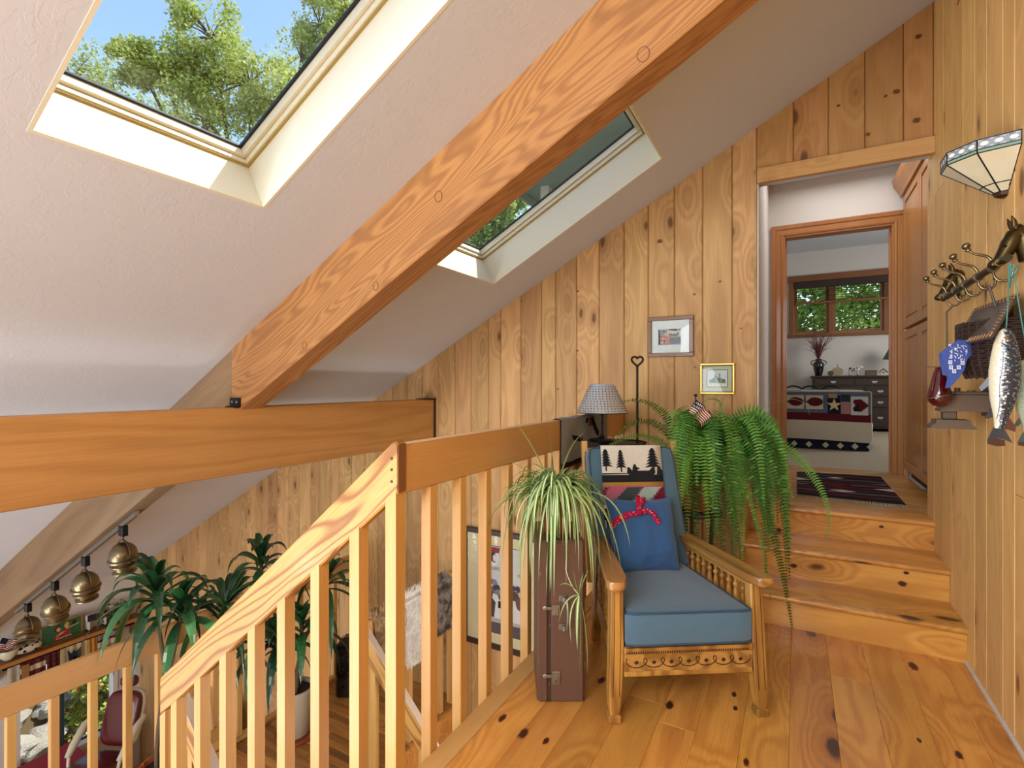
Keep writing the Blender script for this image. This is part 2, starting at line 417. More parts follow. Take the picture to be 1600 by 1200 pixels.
M['glass'] = make_glass()
def make_opal():
    t = NT('opal_glass'); co = t.obco((1, 1, 1)); n = t.noise(co, 9, 3, .6, .8)
    c = t.mix(n, lin(226, 220, 196), lin(205, 190, 150))
    m = t.set(c, .25, coat=.4)
    return m
M['opal'] = make_opal()
def make_fur(name, a, b):
    t = NT(name); co = t.obco((1, 1, 1)); c = t.mix(t.ramp(t.noise(co, 14, 3), .35, .65), lin(a), lin(b)); return t.set(c, .85, sheen=.4)
M['fur_white'] = make_fur('fur_white', 'f4f1ec', 'e2dcd2'); M['fur_tan'] = make_fur('fur_tan', 'b39468', '7c5a38'); M['fur_grey'] = make_fur('fur_grey', '9c8f80', '40352c')

# ------------------------------------------------------------------ structure
BK = 3.6          # front face of the back plank wall
XR = .67          # face of the right wall
XL = -7.77        # face of the white left wall
LAND, LIVE, HALL = -1.43, -3.9, .49

# floor of the upper platform: slab and planks running along Y
fl = struct('floor', 'glossy orange pine plank floor of the upper platform, knotty boards', 'floor')
obj('subfloor', MB().box(-1.075, 1.0, -3, BK, -.26, -.0305), M['stair'], fl)
obj('edge_board', MB().box(-1.079, -1.0, 1.15, BK, -.03, .001, .003), M['raily'], fl)
obj('fascia', MB().box(-1.0795, -1.0755, 1.15, BK, -.26, -.031), M['raily'], fl)
x = -.998
rr = random.Random(3)
while x < XR - .01:
    wd = rr.choice((.132, .14, .145, .15)); x1 = min(x + wd, XR)
    y = -2.9 + rr.uniform(0, .8); cuts = [-3.0]
    while y < BK: cuts.append(y); y += rr.uniform(1.4, 3.2)
    cuts.append(BK)
    for a, b in zip(cuts, cuts[1:]):
        if b - a < .1: continue
        obj('plank', MB().box(x + .0003, x1 - .0003, a + .0003, b - .0003, -.022, 0, .0008), M['floor'], fl)
    x = x1

# back wall: slab and V-jointed cedar boards cut along the ceiling slope
wk = struct('wall_back', 'knotty cedar plank wall rising with the sloped ceiling', 'wall')
obj('wall_core', MB().prism([(XL - .15, 3.622, -4.1), (-.215, 3.622, -4.1), (-.215, 3.622, ceil_z(-.215)), (XL - .15, 3.622, ceil_z(XL - .15))], (0, .148, 0)), M['white'], wk)
obj('wall_core_over_door', MB().prism([(-.215, 3.622, 2.60), (.80, 3.622, 2.60), (.80, 3.622, ceil_z(.80)), (-.215, 3.622, ceil_z(-.215))], (0, .148, 0)), M['white'], wk)
def vboard(x0, x1, z0, mat, parent, face=BK, th=.021, ch=.006):
    p = MB(); g = .0012; x0 += g; x1 -= g
    prof = [(x0, face + th), (x0, face + ch), (x0 + ch, face), (x1 - ch, face), (x1, face + ch), (x1, face + th)]
    n = len(prof)
    vs = [(a, b, z0) for a, b in prof] + [(a, b, ceil_z(a) - .001) for a, b in prof]
    p.add(vs, [tuple(range(n)), tuple(range(n, 2 * n))[::-1]] + [(i, i + n, (i + 1) % n + n, (i + 1) % n) for i in range(n)])
    return obj('board', p, mat, parent)
xs = [-.217, -.36, -.542, -.725, -.904, -1.078, -1.265, -1.442, -1.615]
rr = random.Random(5)
while xs[-1] > XL: xs.append(max(XL, xs[-1] - rr.choice((.172, .18, .185, .165, .12))))
for a, b in zip(xs, xs[1:]):
    if a - b < .02: continue
    vboard(b, a, -.3 if a > -1.0 else -4.0, M['wall'], wk)
for a, b in zip([-.217, -.01, .174, .355, .535], [-.01, .174, .355, .535, .67]): vboard(a, b, 2.612, M['wallover'], wk)

# right wall: bright rough-sawn cedar boards with staggered butt joints
wr = struct('wall_right', 'light knotty cedar plank wall on the right with vertical boards', 'wall')
obj('wall_core', MB().prism([(XR + .021, -3, -.3), (XR + .021, 3.77, -.3), (XR + .021, 3.77, 3.6), (XR + .021, -3, 3.6)], (.12, 0, 0)), M['white'], wr)
ys = [3.77, 3.6, 3.40, 3.233, 3.05, 2.871, 2.714, 2.533, 2.415, 2.24, 2.08]
while ys[-1] > -3: ys.append(ys[-1] - rr.choice((.15, .17, .18)))
ztop = ceil_z(XR)
for a, b in zip(ys[1:], ys):
    g, ch, th = .0012, .004, .021; off = rr.uniform(0, .004)
    zz = [-.3] + ([rr.uniform(.6, 2.4)] if rr.random() < .75 else []) + [ztop]
    for z0, z1 in zip(zz, zz[1:]):
        xf = XR + off * 0
        pr = [(xf + th, a + g), (xf + ch, a + g), (xf + rr.uniform(0, .0015), a + g + ch), (xf, b - g - ch), (xf + ch, b - g), (xf + th, b - g)]
        m = MB().prism([(p, q, z0 + .001) for p, q in pr], (0, 0, z1 - z0 - .002))
        obj('board', m, M['wallb'], wr)
mk = obj('crayon_mark', MB().tube([(XR - .0008, 3.13, 3.04), (XR - .0008, 3.02, 3.06), (XR - .0008, 2.93, 3.045)], .003, 5), M['redpaint'], wr)

# ceiling with two skylight openings
ce = struct('ceiling', 'sloped white trowelled plaster ceiling', 'ceiling')
SK = [(-1.9, -.7, .595, 1.335), (-1.9, -.7, 2.42, 3.15)]
cx = [XL - .2, -1.9, -.7, .82]; cy = [-3.1, .595, 1.335, 2.42, 3.15, 3.77]
cm = MB()
for i in range(3):
    for j in range(5):
        if i == 1 and j in (1, 3): continue
        a, b, c, d = cx[i], cx[i + 1], cy[j], cy[j + 1]
        cm.prism([(a, c, ceil_z(a)), (b, c, ceil_z(b)), (b, d, ceil_z(b)), (a, d, ceil_z(a))], CN * .26)
obj('plaster', cm, M['ceil'], ce)

def skylight(n, x0, x1, y0, y1, lab):
    L = (x1 - x0) / math.cos(AL); W = y1 - y0
    r = struct('window_%d' % n, lab, 'skylight', M=T(x0, y0, ceil_z(x0)) @ RY(-AL))
    t = .012
    for q in ((0, t, 0, W), (L - t, L, 0, W), (t, L - t, 0, t), (t, L - t, W - t, W)):
        obj('shaft_panel', MB().box(q[0], q[1], q[2], q[3], -.001, .20), M['cream'], r)
    for (d, za, zb, mat, nm) in ((.010, .20, .206, 'groove', 'groove_strip'), (.016, .206, .225, 'cream', 'sash'), (.012, .225, .229, 'groove', 'groove_strip'), (.030, .229, .275, 'cream', 'sash')):
        for q in ((0, t + d, 0, W), (L - t - d, L, 0, W), (t + d, L - t - d, 0, t + d), (t + d, L - t - d, W - t - d, W)):
            obj(nm, MB().box(q[0], q[1], q[2], q[3], za, zb), M[mat], r)
    e = t + .036
    g = MB()
    for q in ((t + .03, e + .004, t + .03, W - t - .03), (L - e - .004, L - t - .03, t + .03, W - t - .03), (e, L - e, t + .03, e + .004), (e, L - e, W - e - .004, W - t - .03)):
        g.box(q[0], q[1], q[2], q[3], .262, .272)
    obj('gasket', g, M['gasket'], r)
    obj('pane', MB().box(t + .03, L - t - .03, t + .03, W - t - .03, .266, .27), M['glass'], r)
    cb = MB()
    for q in ((-.05, 0, -.05, W + .05), (L, L + .05, -.05, W + .05), (0, L, -.05, 0), (0, L, W, W + .05)): cb.box(q[0], q[1], q[2], q[3], .255, .30)
    obj('curb', cb, M['gasket'], r)
skylight(1, *SK[0], 'large skylight nearest the camera, tree and blue sky behind its pane')
skylight(2, *SK[1], 'far skylight beyond the sloping beam, sage eave behind its pane')

# white left wall with window opening
wl = struct('wall_left', 'off-white plaster wall of the lower living room', 'wall')
wy0, wy1, wz0, wz1 = 2.33, 3.34, -3.22, -2.02
zt = ceil_z(XL)
for a, b, c, d in ((-3, wy0, -4.1, zt), (wy1, 3.62, -4.1, zt), (wy0, wy1, -4.1, wz0), (wy0, wy1, wz1, zt)):
    obj('wall_panel', MB().box(XL - .15, XL, a, b, c, d), M['white'], wl)
w3 = struct('window_3', 'tall living room window with dark teal mullion, rocks and shrubs outside', 'window')
fr = MB(); fr.box(XL - .10, XL + .015, wy0, wy0 + .05, wz0, wz1); fr.box(XL - .10, XL + .015, wy1 - .05, wy1, wz0, wz1); fr.box(XL - .10, XL + .015, wy0 + .05, wy1 - .05, wz1 - .05, wz1)
obj('frame', fr, M['white'], w3)
obj('sill', MB().box(XL - .12, XL + .06, wy0 - .05, wy1 + .05, wz0 - .05, wz0 + .01, .006), M['white'], w3)
obj('mullion', MB().box(XL - .09, XL - .03, 2.735, 2.80, wz0, wz1 - .05, .005), M['teal'], w3)
for a, b in ((2.385, 2.735), (2.80, 3.285)):
    p = MB(); k = .02
    obj('pane', MB().box(XL - .065, XL - .06, a, b, wz0 + .01, wz1 - .05), M['glass'], w3)
    obj('sash', MB().box(XL - .07, XL - .05, a, b, wz0 + .01, wz0 + .028), M['gasket'], w3)

wre = struct('wall_rear', 'white plaster wall behind the camera', 'wall')
obj('wall_panel', MB().box(XL - .15, 1.0, -3.12, -3.0, -4.1, 3.6), M['white'], wre)
lf = struct('floor_living', 'wood floor of the lower living room', 'floor')
obj('subfloor', MB().box(XL, 1.0, -3, BK, LIVE - .2, LIVE - .02), M['strip'], lf)
for i in range(34):
    x0 = XL + i * .2
    if x0 > -1: break
    obj('plank', MB().box(x0 + .001, x0 + .199, -3, BK, LIVE - .02, LIVE, .002), M['floor'], lf)
obj('underside_wall', MB().box(-.35, -.2, -3, BK, LIVE, -.26), M['white'], lf)

# lower landing, strip floor
ld = struct('floor_landing', 'narrow strip wood floor of the lower landing', 'floor')
obj('subfloor', MB().box(-3.72, -2.5, .1, BK, LAND - .22, LAND - .02), M['stair'], ld)
y = .1; k = 0
while y < BK - .01:
    y1 = min(y + .058, BK); cut = -3.72 + rr.uniform(.3, .9)
    for a, b in ((-3.72, cut), (cut, -2.5)):
        obj('plank', MB().box(a + .0008, b - .0008, y + .0012, y1 - .0012, LAND - .02, LAND, .002), M['strip'], ld)
    y = y1

# three steps up to the hall
st = struct('trim_1', 'three pine steps with rounded nosings rising to the hall doorway', 'steps')
X0 = -.26
yr = [2.985, 3.285, 3.605]; zs = [.163, .326, .49]
for i in range(3):
    z0 = 0 if i == 0 else zs[i - 1]
    obj('riser', MB().box(X0, XR, yr[i], yr[i] + .02, z0, zs[i] - .027), M['stair'], st)
    yend = yr[i + 1] + .001 if i < 2 else 3.77
    a, b = zs[i] - .027, zs[i]; yn = yr[i] - .03
    pr = [(yend, a), (yend, b)] + [(yn + .012 - .012 * math.sin(t), (a + b) / 2 + .0135 * math.cos(t)) for t in [PI * q / 6 for q in range(7)]]
    obj('tread', MB().prism([(X0, p, q) for p, q in pr], (XR - X0, 0, 0)), M['stair'], st, smooth=40)
obj('side_panel', MB().box(X0 - .02, X0, 2.985, 3.605, 0, .30, .002), M['stair'], st)
obj('side_panel', MB().box(X0 - .02, X0, 3.285, 3.605, .30, .463, .002), M['stair'], st)
obj('shoe_strip', MB().box(XR - .008, XR, .0, 2.985, 0, .012), M['white'], st)

# hall
hf = struct('floor_hall', 'pine plank floor of the upper hall', 'floor')
obj('subfloor', MB().box(-.215, .80, 3.771, 5.38, .3, HALL - .02), M['stair'], hf)
y = 3.771
while y < 5.37:
    y1 = min(y + .14, 5.38); obj('plank', MB().box(-.215, .80, y + .0008, y1 - .0008, HALL - .02, HALL, .002), M['floorx'], hf); y = y1
wh = struct('wall_hall', 'white plaster hall wall left of the bedroom door', 'wall')
obj('wall_panel', MB().box(-.32, -.216, 3.771, 5.3, .1, 3.2), M['white'], wh)
obj('jamb_panel', MB().box(-.216, -.205, 3.60, 3.771, HALL, 2.56), M['white'], wh)
we = struct('wall_hall_end', 'white plaster wall around the bedroom door', 'wall')
DX0, DX1, DZ = -.10, .725, 2.60
for a, b, c, d in ((-.32, DX0, HALL - .1, 3.2), (DX1, 1.6, HALL - .1, 3.2), (DX0, DX1, DZ, 3.2)): obj('wall_panel', MB().box(a, b, 5.30, 5.40, c, d), M['white'], we)
wc = struct('wall_hall_right', 'white plaster behind the hall cabinets', 'wall')
obj('wall_panel', MB().box(1.35, 1.42, 3.6, 5.3, .3, 3.2), M['white'], wc)
hc = struct('ceiling_hall', 'plain ceiling above the hall', 'ceiling')
obj('plaster', MB().box(-.32, 1.42, 3.771, 5.40, 3.08, 3.2), M['ceil'], hc)
hd = struct('trim_2', 'light cedar header board across the hall opening', 'trim')
obj('header_board', MB().box(-.213, XR, 3.565, 3.60, 2.518, 2.611, .003), M['header'], hd)
obj('soffit', MB().box(-.213, .80, 3.601, 3.77, 2.56, 2.60), M['ceil'], hd)
obj('soffit_lip', MB().box(-.213, XR, 3.601, 3.64, 2.53, 2.56), M['header'], hd)
obj('corner_strip', MB().box(-.232, -.2165, 3.585, 3.60, .49, 2.611, .003), M['wall'], hd)
# bedroom door casing
dc = struct('door_1', 'orange fir door casing around the open bedroom doorway', 'door')
def casing_strip(p0, p1, wdir, name='casing'):
    p0, p1, wd = Vector(p0), Vector(p1), Vector(wdir)
    prof = [(0, 0), (0, .018), (.012, .022), (.02, .016), (.055, .016), (.062, .024), (.085, .028), (.095, .028), (.095, 0)]
    ax = (p1 - p0).normalized()
    rings = []
    for p, sgn in ((p0, -1), (p1, 1)):
        rings.append([p + wd * a + Vector((0, -b, 0)) + ax * (a * sgn if (name == 'head_casing' or sgn > 0) else 0) for a, b in prof])
    fs = MB().loft(rings); return obj(name, fs, M['casing'], dc)
casing_strip((DX0, 5.30, HALL), (DX0, 5.30, DZ), (-1, 0, 0)); casing_strip((DX1, 5.30, HALL), (DX1, 5.30, DZ), (1, 0, 0))
casing_strip((DX0, 5.30, DZ), (DX1, 5.30, DZ), (0, 0, 1), 'head_casing')
for a, b in ((DX0 - .001, DX0 + .018), (DX1 - .018, DX1 + .001)): obj('jamb', MB().box(a, b, 5.29, 5.41, HALL, DZ, .002), M['casing'], dc)
obj('head_jamb', MB().box(DX0 + .018, DX1 - .018, 5.29, 5.41, DZ - .018, DZ, .002), M['casing'], dc)
obj('door_stop', MB().box(DX0 + .018, DX0 + .03, 5.36, 5.375, HALL, DZ - .018).box(DX1 - .03, DX1 - .018, 5.36, 5.375, HALL, DZ - .018), M['casing'], dc)

# bedroom shell
bf = struct('floor_bedroom', 'beige carpet of the bedroom', 'floor')
obj('carpet', MB().box(-1.5, 3.6, 5.381, 10.4, HALL - .15, HALL + .004), M['carpet'], bf)
wb_ = struct('wall_bedroom', 'pale grey bedroom walls', 'wall')
WX0, WX1, WZ0, WZ1 = -.07, 2.3, 2.13, 3.10
for a, b, c, d in ((-1.5, WX0, .3, 3.8), (WX1, 3.6, .3, 3.8), (WX0, WX1, .3, WZ0), (WX0, WX1, WZ1, 3.8)): obj('wall_panel', MB().box(a, b, 10.4, 10.5, c, d), M['white'], wb_)
obj('wall_panel', MB().box(-1.6, -1.5, 5.38, 10.5, .3, 3.8), M['white'], wb_)
obj('wall_panel', MB().box(3.6, 3.7, 5.38, 10.5, .3, 3.8), M['white'], wb_)
obj('wall_panel', MB().box(-1.5, -.32, 5.30, 5.40, .3, 3.8), M['white'], wb_); obj('wall_panel', MB().box(1.6, 3.6, 5.30, 5.40, .3, 3.8), M['white'], wb_)
obj('wall_panel', MB().box(-.32, 1.6, 5.31, 5.40, 3.2, 3.8), M['white'], wb_)
cb_ = struct('ceiling_bedroom', 'plain bedroom ceiling', 'ceiling')
obj('plaster', MB().box(-1.6, 3.7, 5.3, 10.5, 3.58, 3.7), M['ceil'], cb_)
w4 = struct('window_4', 'wide dark wood bedroom window with a half raised slatted blind', 'window')
t_ = .09
for q in ((WX0 - .03, WX0 + .05, WZ0, WZ1), (WX1 - .05, WX1 + .03, WZ0, WZ1)): obj('casing', MB().box(q[0], q[1], 10.36, 10.42, q[2], q[3], .006), M['winframe'], w4)
obj('head_casing', MB().box(WX0 - .05, WX1 + .05, 10.35, 10.42, WZ1 - .05, WZ1 + .06, .006), M['winframe'], w4)
obj('sill', MB().box(WX0 - .06, WX1 + .06, 10.34, 10.44, WZ0 - .06, WZ0 + .01, .006), M['winframe'], w4)
wps = [(WX0 + .05, .50), (.56, 1.28), (1.36, WX1 - .05)]
for a, b in wps:
    s_ = MB(); k = .045
    s_.box(a, a + k, 10.42, 10.46, WZ0 + .01, WZ1 - .05); s_.box(b - k, b, 10.42, 10.46, WZ0 + .01, WZ1 - .05); s_.box(a + k, b - k, 10.42, 10.46, WZ0 + .01, WZ0 + .05)
    f_ = obj('sash', s_, M['winframe'], w4)
    obj('pane', MB().box(a + k, b - k, 10.44, 10.444, WZ0 + .05, WZ1 - .05), M['glass'], f_)
for a in (.50, 1.28): obj('mullion', MB().box(a, a + .08, 10.39, 10.46, WZ0, WZ1 - .05, .004), M['winframe'], w4)
obj('blind_valance', MB().box(WX0 + .05, WX1 - .05, 10.34, 10.40, WZ1 - .17, WZ1 - .05, .006), M['darkw'], w4)
for i in range(6):
    z = WZ1 - .205 - i * .037
    obj('slat', MB().box(WX0 + .06, WX1 - .06, -.028, .028, -.002, .002, M=T(0, 10.375, z) @ RX(.05)), M['darkw'], w4)
obj('bottom_rail', MB().box(WX0 + .06, WX1 - .06, 10.35, 10.40, WZ1 - .45, WZ1 - .41, .005), M['winframe'], w4)

# ------------------------------------------------------------------ beams
def rafter(name, xa, xb, y0, y1, dep, mat, lab, cut_top=False):
    fr_ = T(0, 0, C0) @ RY(-AL)
    p = MB(); top = -.001
    za, zb = ceil_z(xa) + top, ceil_z(xb) + top
    # chamfered cross section, plumb ends
    ch = .006
    prof = [(y0, top), (y0, -dep + ch), (y0 + ch, -dep), (y1 - ch, -dep), (y1, -dep + ch), (y1, top)]
    p.loft([[(x_, a, ceil_z(x_) + b) for a, b in prof] for x_ in (xa, xb)])
    o = obj('timber', p, mat, struct(name, lab, 'beam'), frame=fr_)
    return o.parent
r1 = rafter('ceiling_beam', -2.84, .60, 1.79, 1.935, .385, M['beam'], 'golden fir rafter crossing the ceiling between the two skylights')
# ringed knots in the front face of the beam
for u, v, rk in ((1005, 85, .026), (685, 307, .024), (587, 447, .020), (476, 540, .021)):
    a = (u - 800) / 798; dx = FW.x + a * RT.x; dy = FW.y + a * RT.y; t = 1.79 / dy
    c = Vector((dx * t, 1.79, CAMH + (600 - v) / 798 * t))
    kb = MB().tube(arc(c + V(0, -.0005, 0), rk, 0, 2 * PI, 16, V(.8, 0, .25), V(-.25, 0, 1.0)), .0022, 5)
    obj('knot', kb, M['bal_dark'], r1, smooth=60)
r2 = rafter('ceiling_beam', -7.76, -2.842, 1.795, 1.93, .43, M['beamold'], 'weathered lower rafter carrying the spotlights, below the tie beam')
tb = struct('ceiling_beam', 'long horizontal orange tie beam crossing the stairwell', 'beam')
# notch: the upper rafter ends on the tie beam, the lower runs behind it
obj('timber', MB().box(-2.90, -2.77, -3, 3.60, .735, 1.117, .006), M['beamy'], tb)
obj('bearing_plate', MB().box(-2.90, -2.76, 3.50, 3.598, 1.117, 1.124), M['black'], tb)
obj('end_strip', MB().box(-2.77, -2.762, 3.575, 3.60, .735, 1.117), M['darkw'], tb)
br = thing('beam_bracket', 'small black steel angle bracket where the rafter meets the tie beam', 'bracket', (-2.80, 1.755, 1.117))
obj('plate', MB().box(-.05, .045, 0, .034, 0, .006).box(-.045, .045, .026, .034, .006, .055), M['black'], br)
for dx in (-.02, .02): obj('bolt', MB().lathe([(.008, 0), (.008, .004), (.004, .007)], 8, M=T(dx, .026, .03) @ RX(PI / 2)), M['steel'], br)

# dark knots seen in the pine floor, steps and walls
def knot(parent, c, du, dv, ru, rv, cc='3c1e10', cr='8a5224'):
    n_ = Vector(du).cross(Vector(dv)).normalized()
    if n_.dot(V(0, 0, CAMH) - Vector(c)) < 0: n_ = -n_
    c = Vector(c) + n_ * .0006; a, b = Vector(du) * ru, Vector(dv) * rv
    jt = [rk_.uniform(.85, 1.12) for _ in range(14)]
    P_ = [c + a * math.cos(2 * PI * k / 14) * jt[k] + b * math.sin(2 * PI * k / 14) * jt[k] for k in range(14)]
    q_ = [p + (p - c) * .35 - n_ * .0003 for p in P_]
    m = MB(); m.poly(P_, lin(cc)); n0 = len(m.v); m.v += P_ + q_
    for k in range(14): m.f.append((n0 + k, n0 + (k + 1) % 14, n0 + 14 + (k + 1) % 14, n0 + 14 + k)); m.c.append(lin(cr))
    obj('knot', m, M['knot'], parent)
M['knot'] = colmat('knot', .45, spec=.4)
rk_ = random.Random(8)
for u, v, s_ in ((785, 1122, 1), (818, 1146, 1.3), (853, 1158, .8), (940, 1063, 1.2), (1046, 1102, 1.2), (1147, 1085, .8), (1149, 1107, .7), (1427, 1041, 1.5), (1498, 1180, .9), (1436, 1157, .6), (1166, 1191, .8)):
    a_ = (u - 800) / 798; d_ = FW + RT * a_ + V(0, 0, (600 - v) / 798); knot(fl, V(0, 0, CAMH) + d_ * (-CAMH / d_.z), (0, 1, 0), (1, 0, 0), .020 * s_, .0095 * s_)
def onplane(u, v, y):
    a_ = (u - 800) / 798; d_ = FW + RT * a_ + V(0, 0, (600 - v) / 798); return V(0, 0, CAMH) + d_ * (y / d_.y)
for u, v, y, s_ in ((1217, 828, 3.605, .8), (1377, 823, 3.605, .6), (1240, 884, 3.285, .9), (1410, 912, 3.285, 1.0), (1416, 895, 3.285, .6)): knot(st, onplane(u, v, y), (1, 0, 0), (0, 0, 1), .016 * s_, .011 * s_)
for u, v, s_ in ((1031, 377, 1.3), (1125, 440, .7), (1086, 574, .6), (1085, 460, .7), (903, 455, .6), (902, 548, .8), (815, 470, .5), (872, 608, .6), (1158, 513, .5), (760, 480, .5)): knot(wk, onplane(u, v, BK), (1, 0, 0), (0, 0, 1), .012 * s_, .009 * s_, '6a4424', '9a7040')
for u, v, s_ in ((1435, 57, 1), (1432, 188, 1.2), (1401, 143, 1.1), (1384, 150, .6), (1356, 210, .8), (1310, 165, .6)): knot(wk, onplane(u, v, BK), (1, 0, 0), (0, 0, 1), .013 * s_, .011 * s_, '5e3c20', '8a5c30')

# ------------------------------------------------------------------ balustrades
def baluster(parent, x, y, z0, z1, w_=.040, mat=None, top=None, name='baluster'):
    h = w_ / 2; b = .002
    if top is None: return obj(name, MB().box(x - h, x + h, y - h, y + h, z0, z1, b), mat or M['bal'], parent)
    m = MB(); za, zb = top(x - h), top(x + h)
    m.add([(x - h, y - h, z0), (x + h, y - h, z0), (x + h, y + h, z0), (x - h, y + h, z0), (x - h, y - h, za), (x + h, y - h, zb), (x + h, y + h, zb), (x - h, y + h, za)],
          [(3, 2, 1, 0), (4, 5, 6, 7), (0, 1, 5, 4), (1, 2, 6, 5), (2, 3, 7, 6), (3, 0, 4, 7)])
    return obj(name, m, mat or M['bal'], parent)
b1 = thing('balustrade', 'level pine balustrade along the open platform edge behind the suitcase', 'railing', (0, 0, 0))
obj('handrail', MB().box(-1.12, -1.08, 1.255, 3.30, .903, 1.058, .005), M['raily'], b1)
obj('cap', MB().box(-1.119, -1.081, 1.255, 3.30, 1.0575, 1.0605), plain('rail_edge_highlight', 'e9c79a', .4), b1)  # pale strip: highlight along the rail's top edge put into the colour
obj('handrail_joint', MB().box(-1.12, -1.078, 3.30, 3.595, .893, 1.065, .005), M['raily'], b1)
for i in range(12): baluster(b1, -1.10, 1.396 + i * .1795, -.2, .903)
b2 = thing('stair_railing', 'sloped railing of strongly grained fir descending to the left', 'railing')
SL = .828; rt = lambda x: 1.068 + SL * (x + 1.10)
rp = [(-2.44, rt(-2.44) - .165), (-2.44, rt(-2.44)), (-1.10, rt(-1.10)), (-1.085, rt(-1.10) + .004), (-1.078, rt(-1.10) - .006), (-1.078, rt(-1.10) - .157)]
fr2 = T(-1.1, 1.21, 1.0) @ RY(-math.atan(SL))
m = MB(); ch = .006; pts0 = rp
cx_ = sum(p[0] for p in pts0) / 6; cz_ = sum(p[1] for p in pts0) / 6
inn = [(p[0] + (ch * .6 if p[0] < cx_ else -ch * .3), p[1] + (-ch if (p[1] - rt(p[0])) > -.05 else ch)) for p in pts0]
m.loft([[(a, 1.21, b) for a, b in inn], [(a, 1.21 + ch, b) for a, b in pts0], [(a, 1.252 - ch, b) for a, b in pts0], [(a, 1.252, b) for a, b in inn]])
hr = obj('handrail', m, M['railx'], b2, frame=fr2)
obj('end_cap', MB().box(-1.0785, -1.0755, 1.212, 1.25, rt(-1.1) - .155, rt(-1.1) - .004, .004), M['bal_dark'], b2)
for dz in (.05, .085, .122): obj('screw', MB().lathe([(.0045, 0), (.0045, .002)], 8, M=T(-1.10, 1.2098, rt(-1.1) - dz) @ RX(PI / 2)), M['darkw'], b2)
for i, xx in enumerate([-1.105, -1.262, -1.45, -1.628, -1.80, -1.98, -2.155, -2.33]):
    baluster(b2, xx, 1.231, rt(xx) - 1.30, 0, .043, top=lambda q: rt(q) - (.158 if q > -1.2 else .1645))
baluster(b2, -2.418, 1.231, LAND, 0, .043, top=lambda q: rt(q) - .166, name='post')
obj('stringer', MB().prism([(-1.12, 1.21, -.02), (-2.45, 1.21, -1.12), (-2.45, 1.21, -1.42), (-1.12, 1.21, -.32)], (0, .04, 0)), M['raily'], b2)
b3 = thing('balustrade', 'lower landing balustrade overlooking the living room, in front of the quilts', 'railing')
obj('handrail', MB().box(-3.70, -3.66, -.6, 3.595, -.52, -.363, .005), M['raily'], b3)
for i in range(19):
    yy = 1.089 + (i - 5) * .183
    if yy > 3.58: break
    baluster(b3, -3.68, yy, LAND + .002, -.52)
obj('bottom_rail', MB().box(-3.70, -3.64, .1, 3.595, LAND + .002, LAND + .03, .003), M['raily'], b3)
b4 = thing('balustrade', 'short balustrade on the far side of the landing, draped with furs', 'railing')
obj('handrail', MB().box(-2.56, -2.522, 2.53, 3.50, -.50, -.36, .005), M['raily'], b4)
obj('post', MB().box(-2.57, -2.51, 3.49, 3.55, LAND, -.33, .004), M['bal'], b4)
for i in range(5): baluster(b4, -2.54, 2.60 + i * .19, LAND, -.50)
b5 = thing('stair_railing', 'far railing of the lower stair flight, below the furs', 'railing')
b6 = thing('stair_railing', 'near railing of the lower stair flight seen between the balusters', 'railing')
for b_, yy, xs_, zs_ in ((b5, 2.50, -2.52, -.36), (b6, 1.42, -2.66, -.27)):
    f_ = T(xs_, yy, zs_) @ RY(math.radians(45))
    L = 3.2
    obj('handrail', MB().prism([(xs_, yy - .02, zs_ - .17), (xs_, yy - .02, zs_ - .0), (xs_ + L, yy - .02, zs_ - L), (xs_ + L, yy - .02, zs_ - L - .17)], (0, .038, 0)), M['railx'], b_, frame=f_)
    obj('cap', MB().prism([(xs_, yy - .024, zs_ - .0), (xs_, yy - .024, zs_ + .008), (xs_ + L, yy - .024, zs_ - L + .008), (xs_ + L, yy - .024, zs_ - L)], (0, .046, 0)), plain('cap_pale', 'c9b6a6', .4), b_)
    for i in range(9):
        xx = xs_ + .10 + i * .2
        baluster(b_, xx, yy, zs_ - (xx - xs_) - 1.0, 0, .038, top=lambda q: zs_ - (q - xs_) - .171)
# stair flights
fa = struct('trim_3', 'wooden stair flight from the platform to the lower landing', 'stairs')
for i in range(7):
    xn = -1.08 - (i + 1) * .205; zt_ = -(i + 1) * .179
    obj('tread', MB().box(xn - .02, xn + .215, .22, 1.205, zt_ - .03, zt_, .004), M['floorx'], fa)
    obj('riser', MB().box(xn + .195, xn + .212, .22, 1.205, zt_, zt_ + .15), M['floorx'], fa)
fb = struct('trim_4', 'wooden stair flight from the lower landing to the living room', 'stairs')
for i in range(11):
    xn = -2.5 + i * .19; zt_ = LAND - (i + 1) * .19
    obj('tread', MB().box(xn, xn + .21, 1.45, 2.475, zt_ - .03, zt_, .004), M['floorx'], fb)
    obj('riser', MB().box(xn, xn + .015, 1.45, 2.475, zt_, zt_ + .16), M['floorx'], fb)

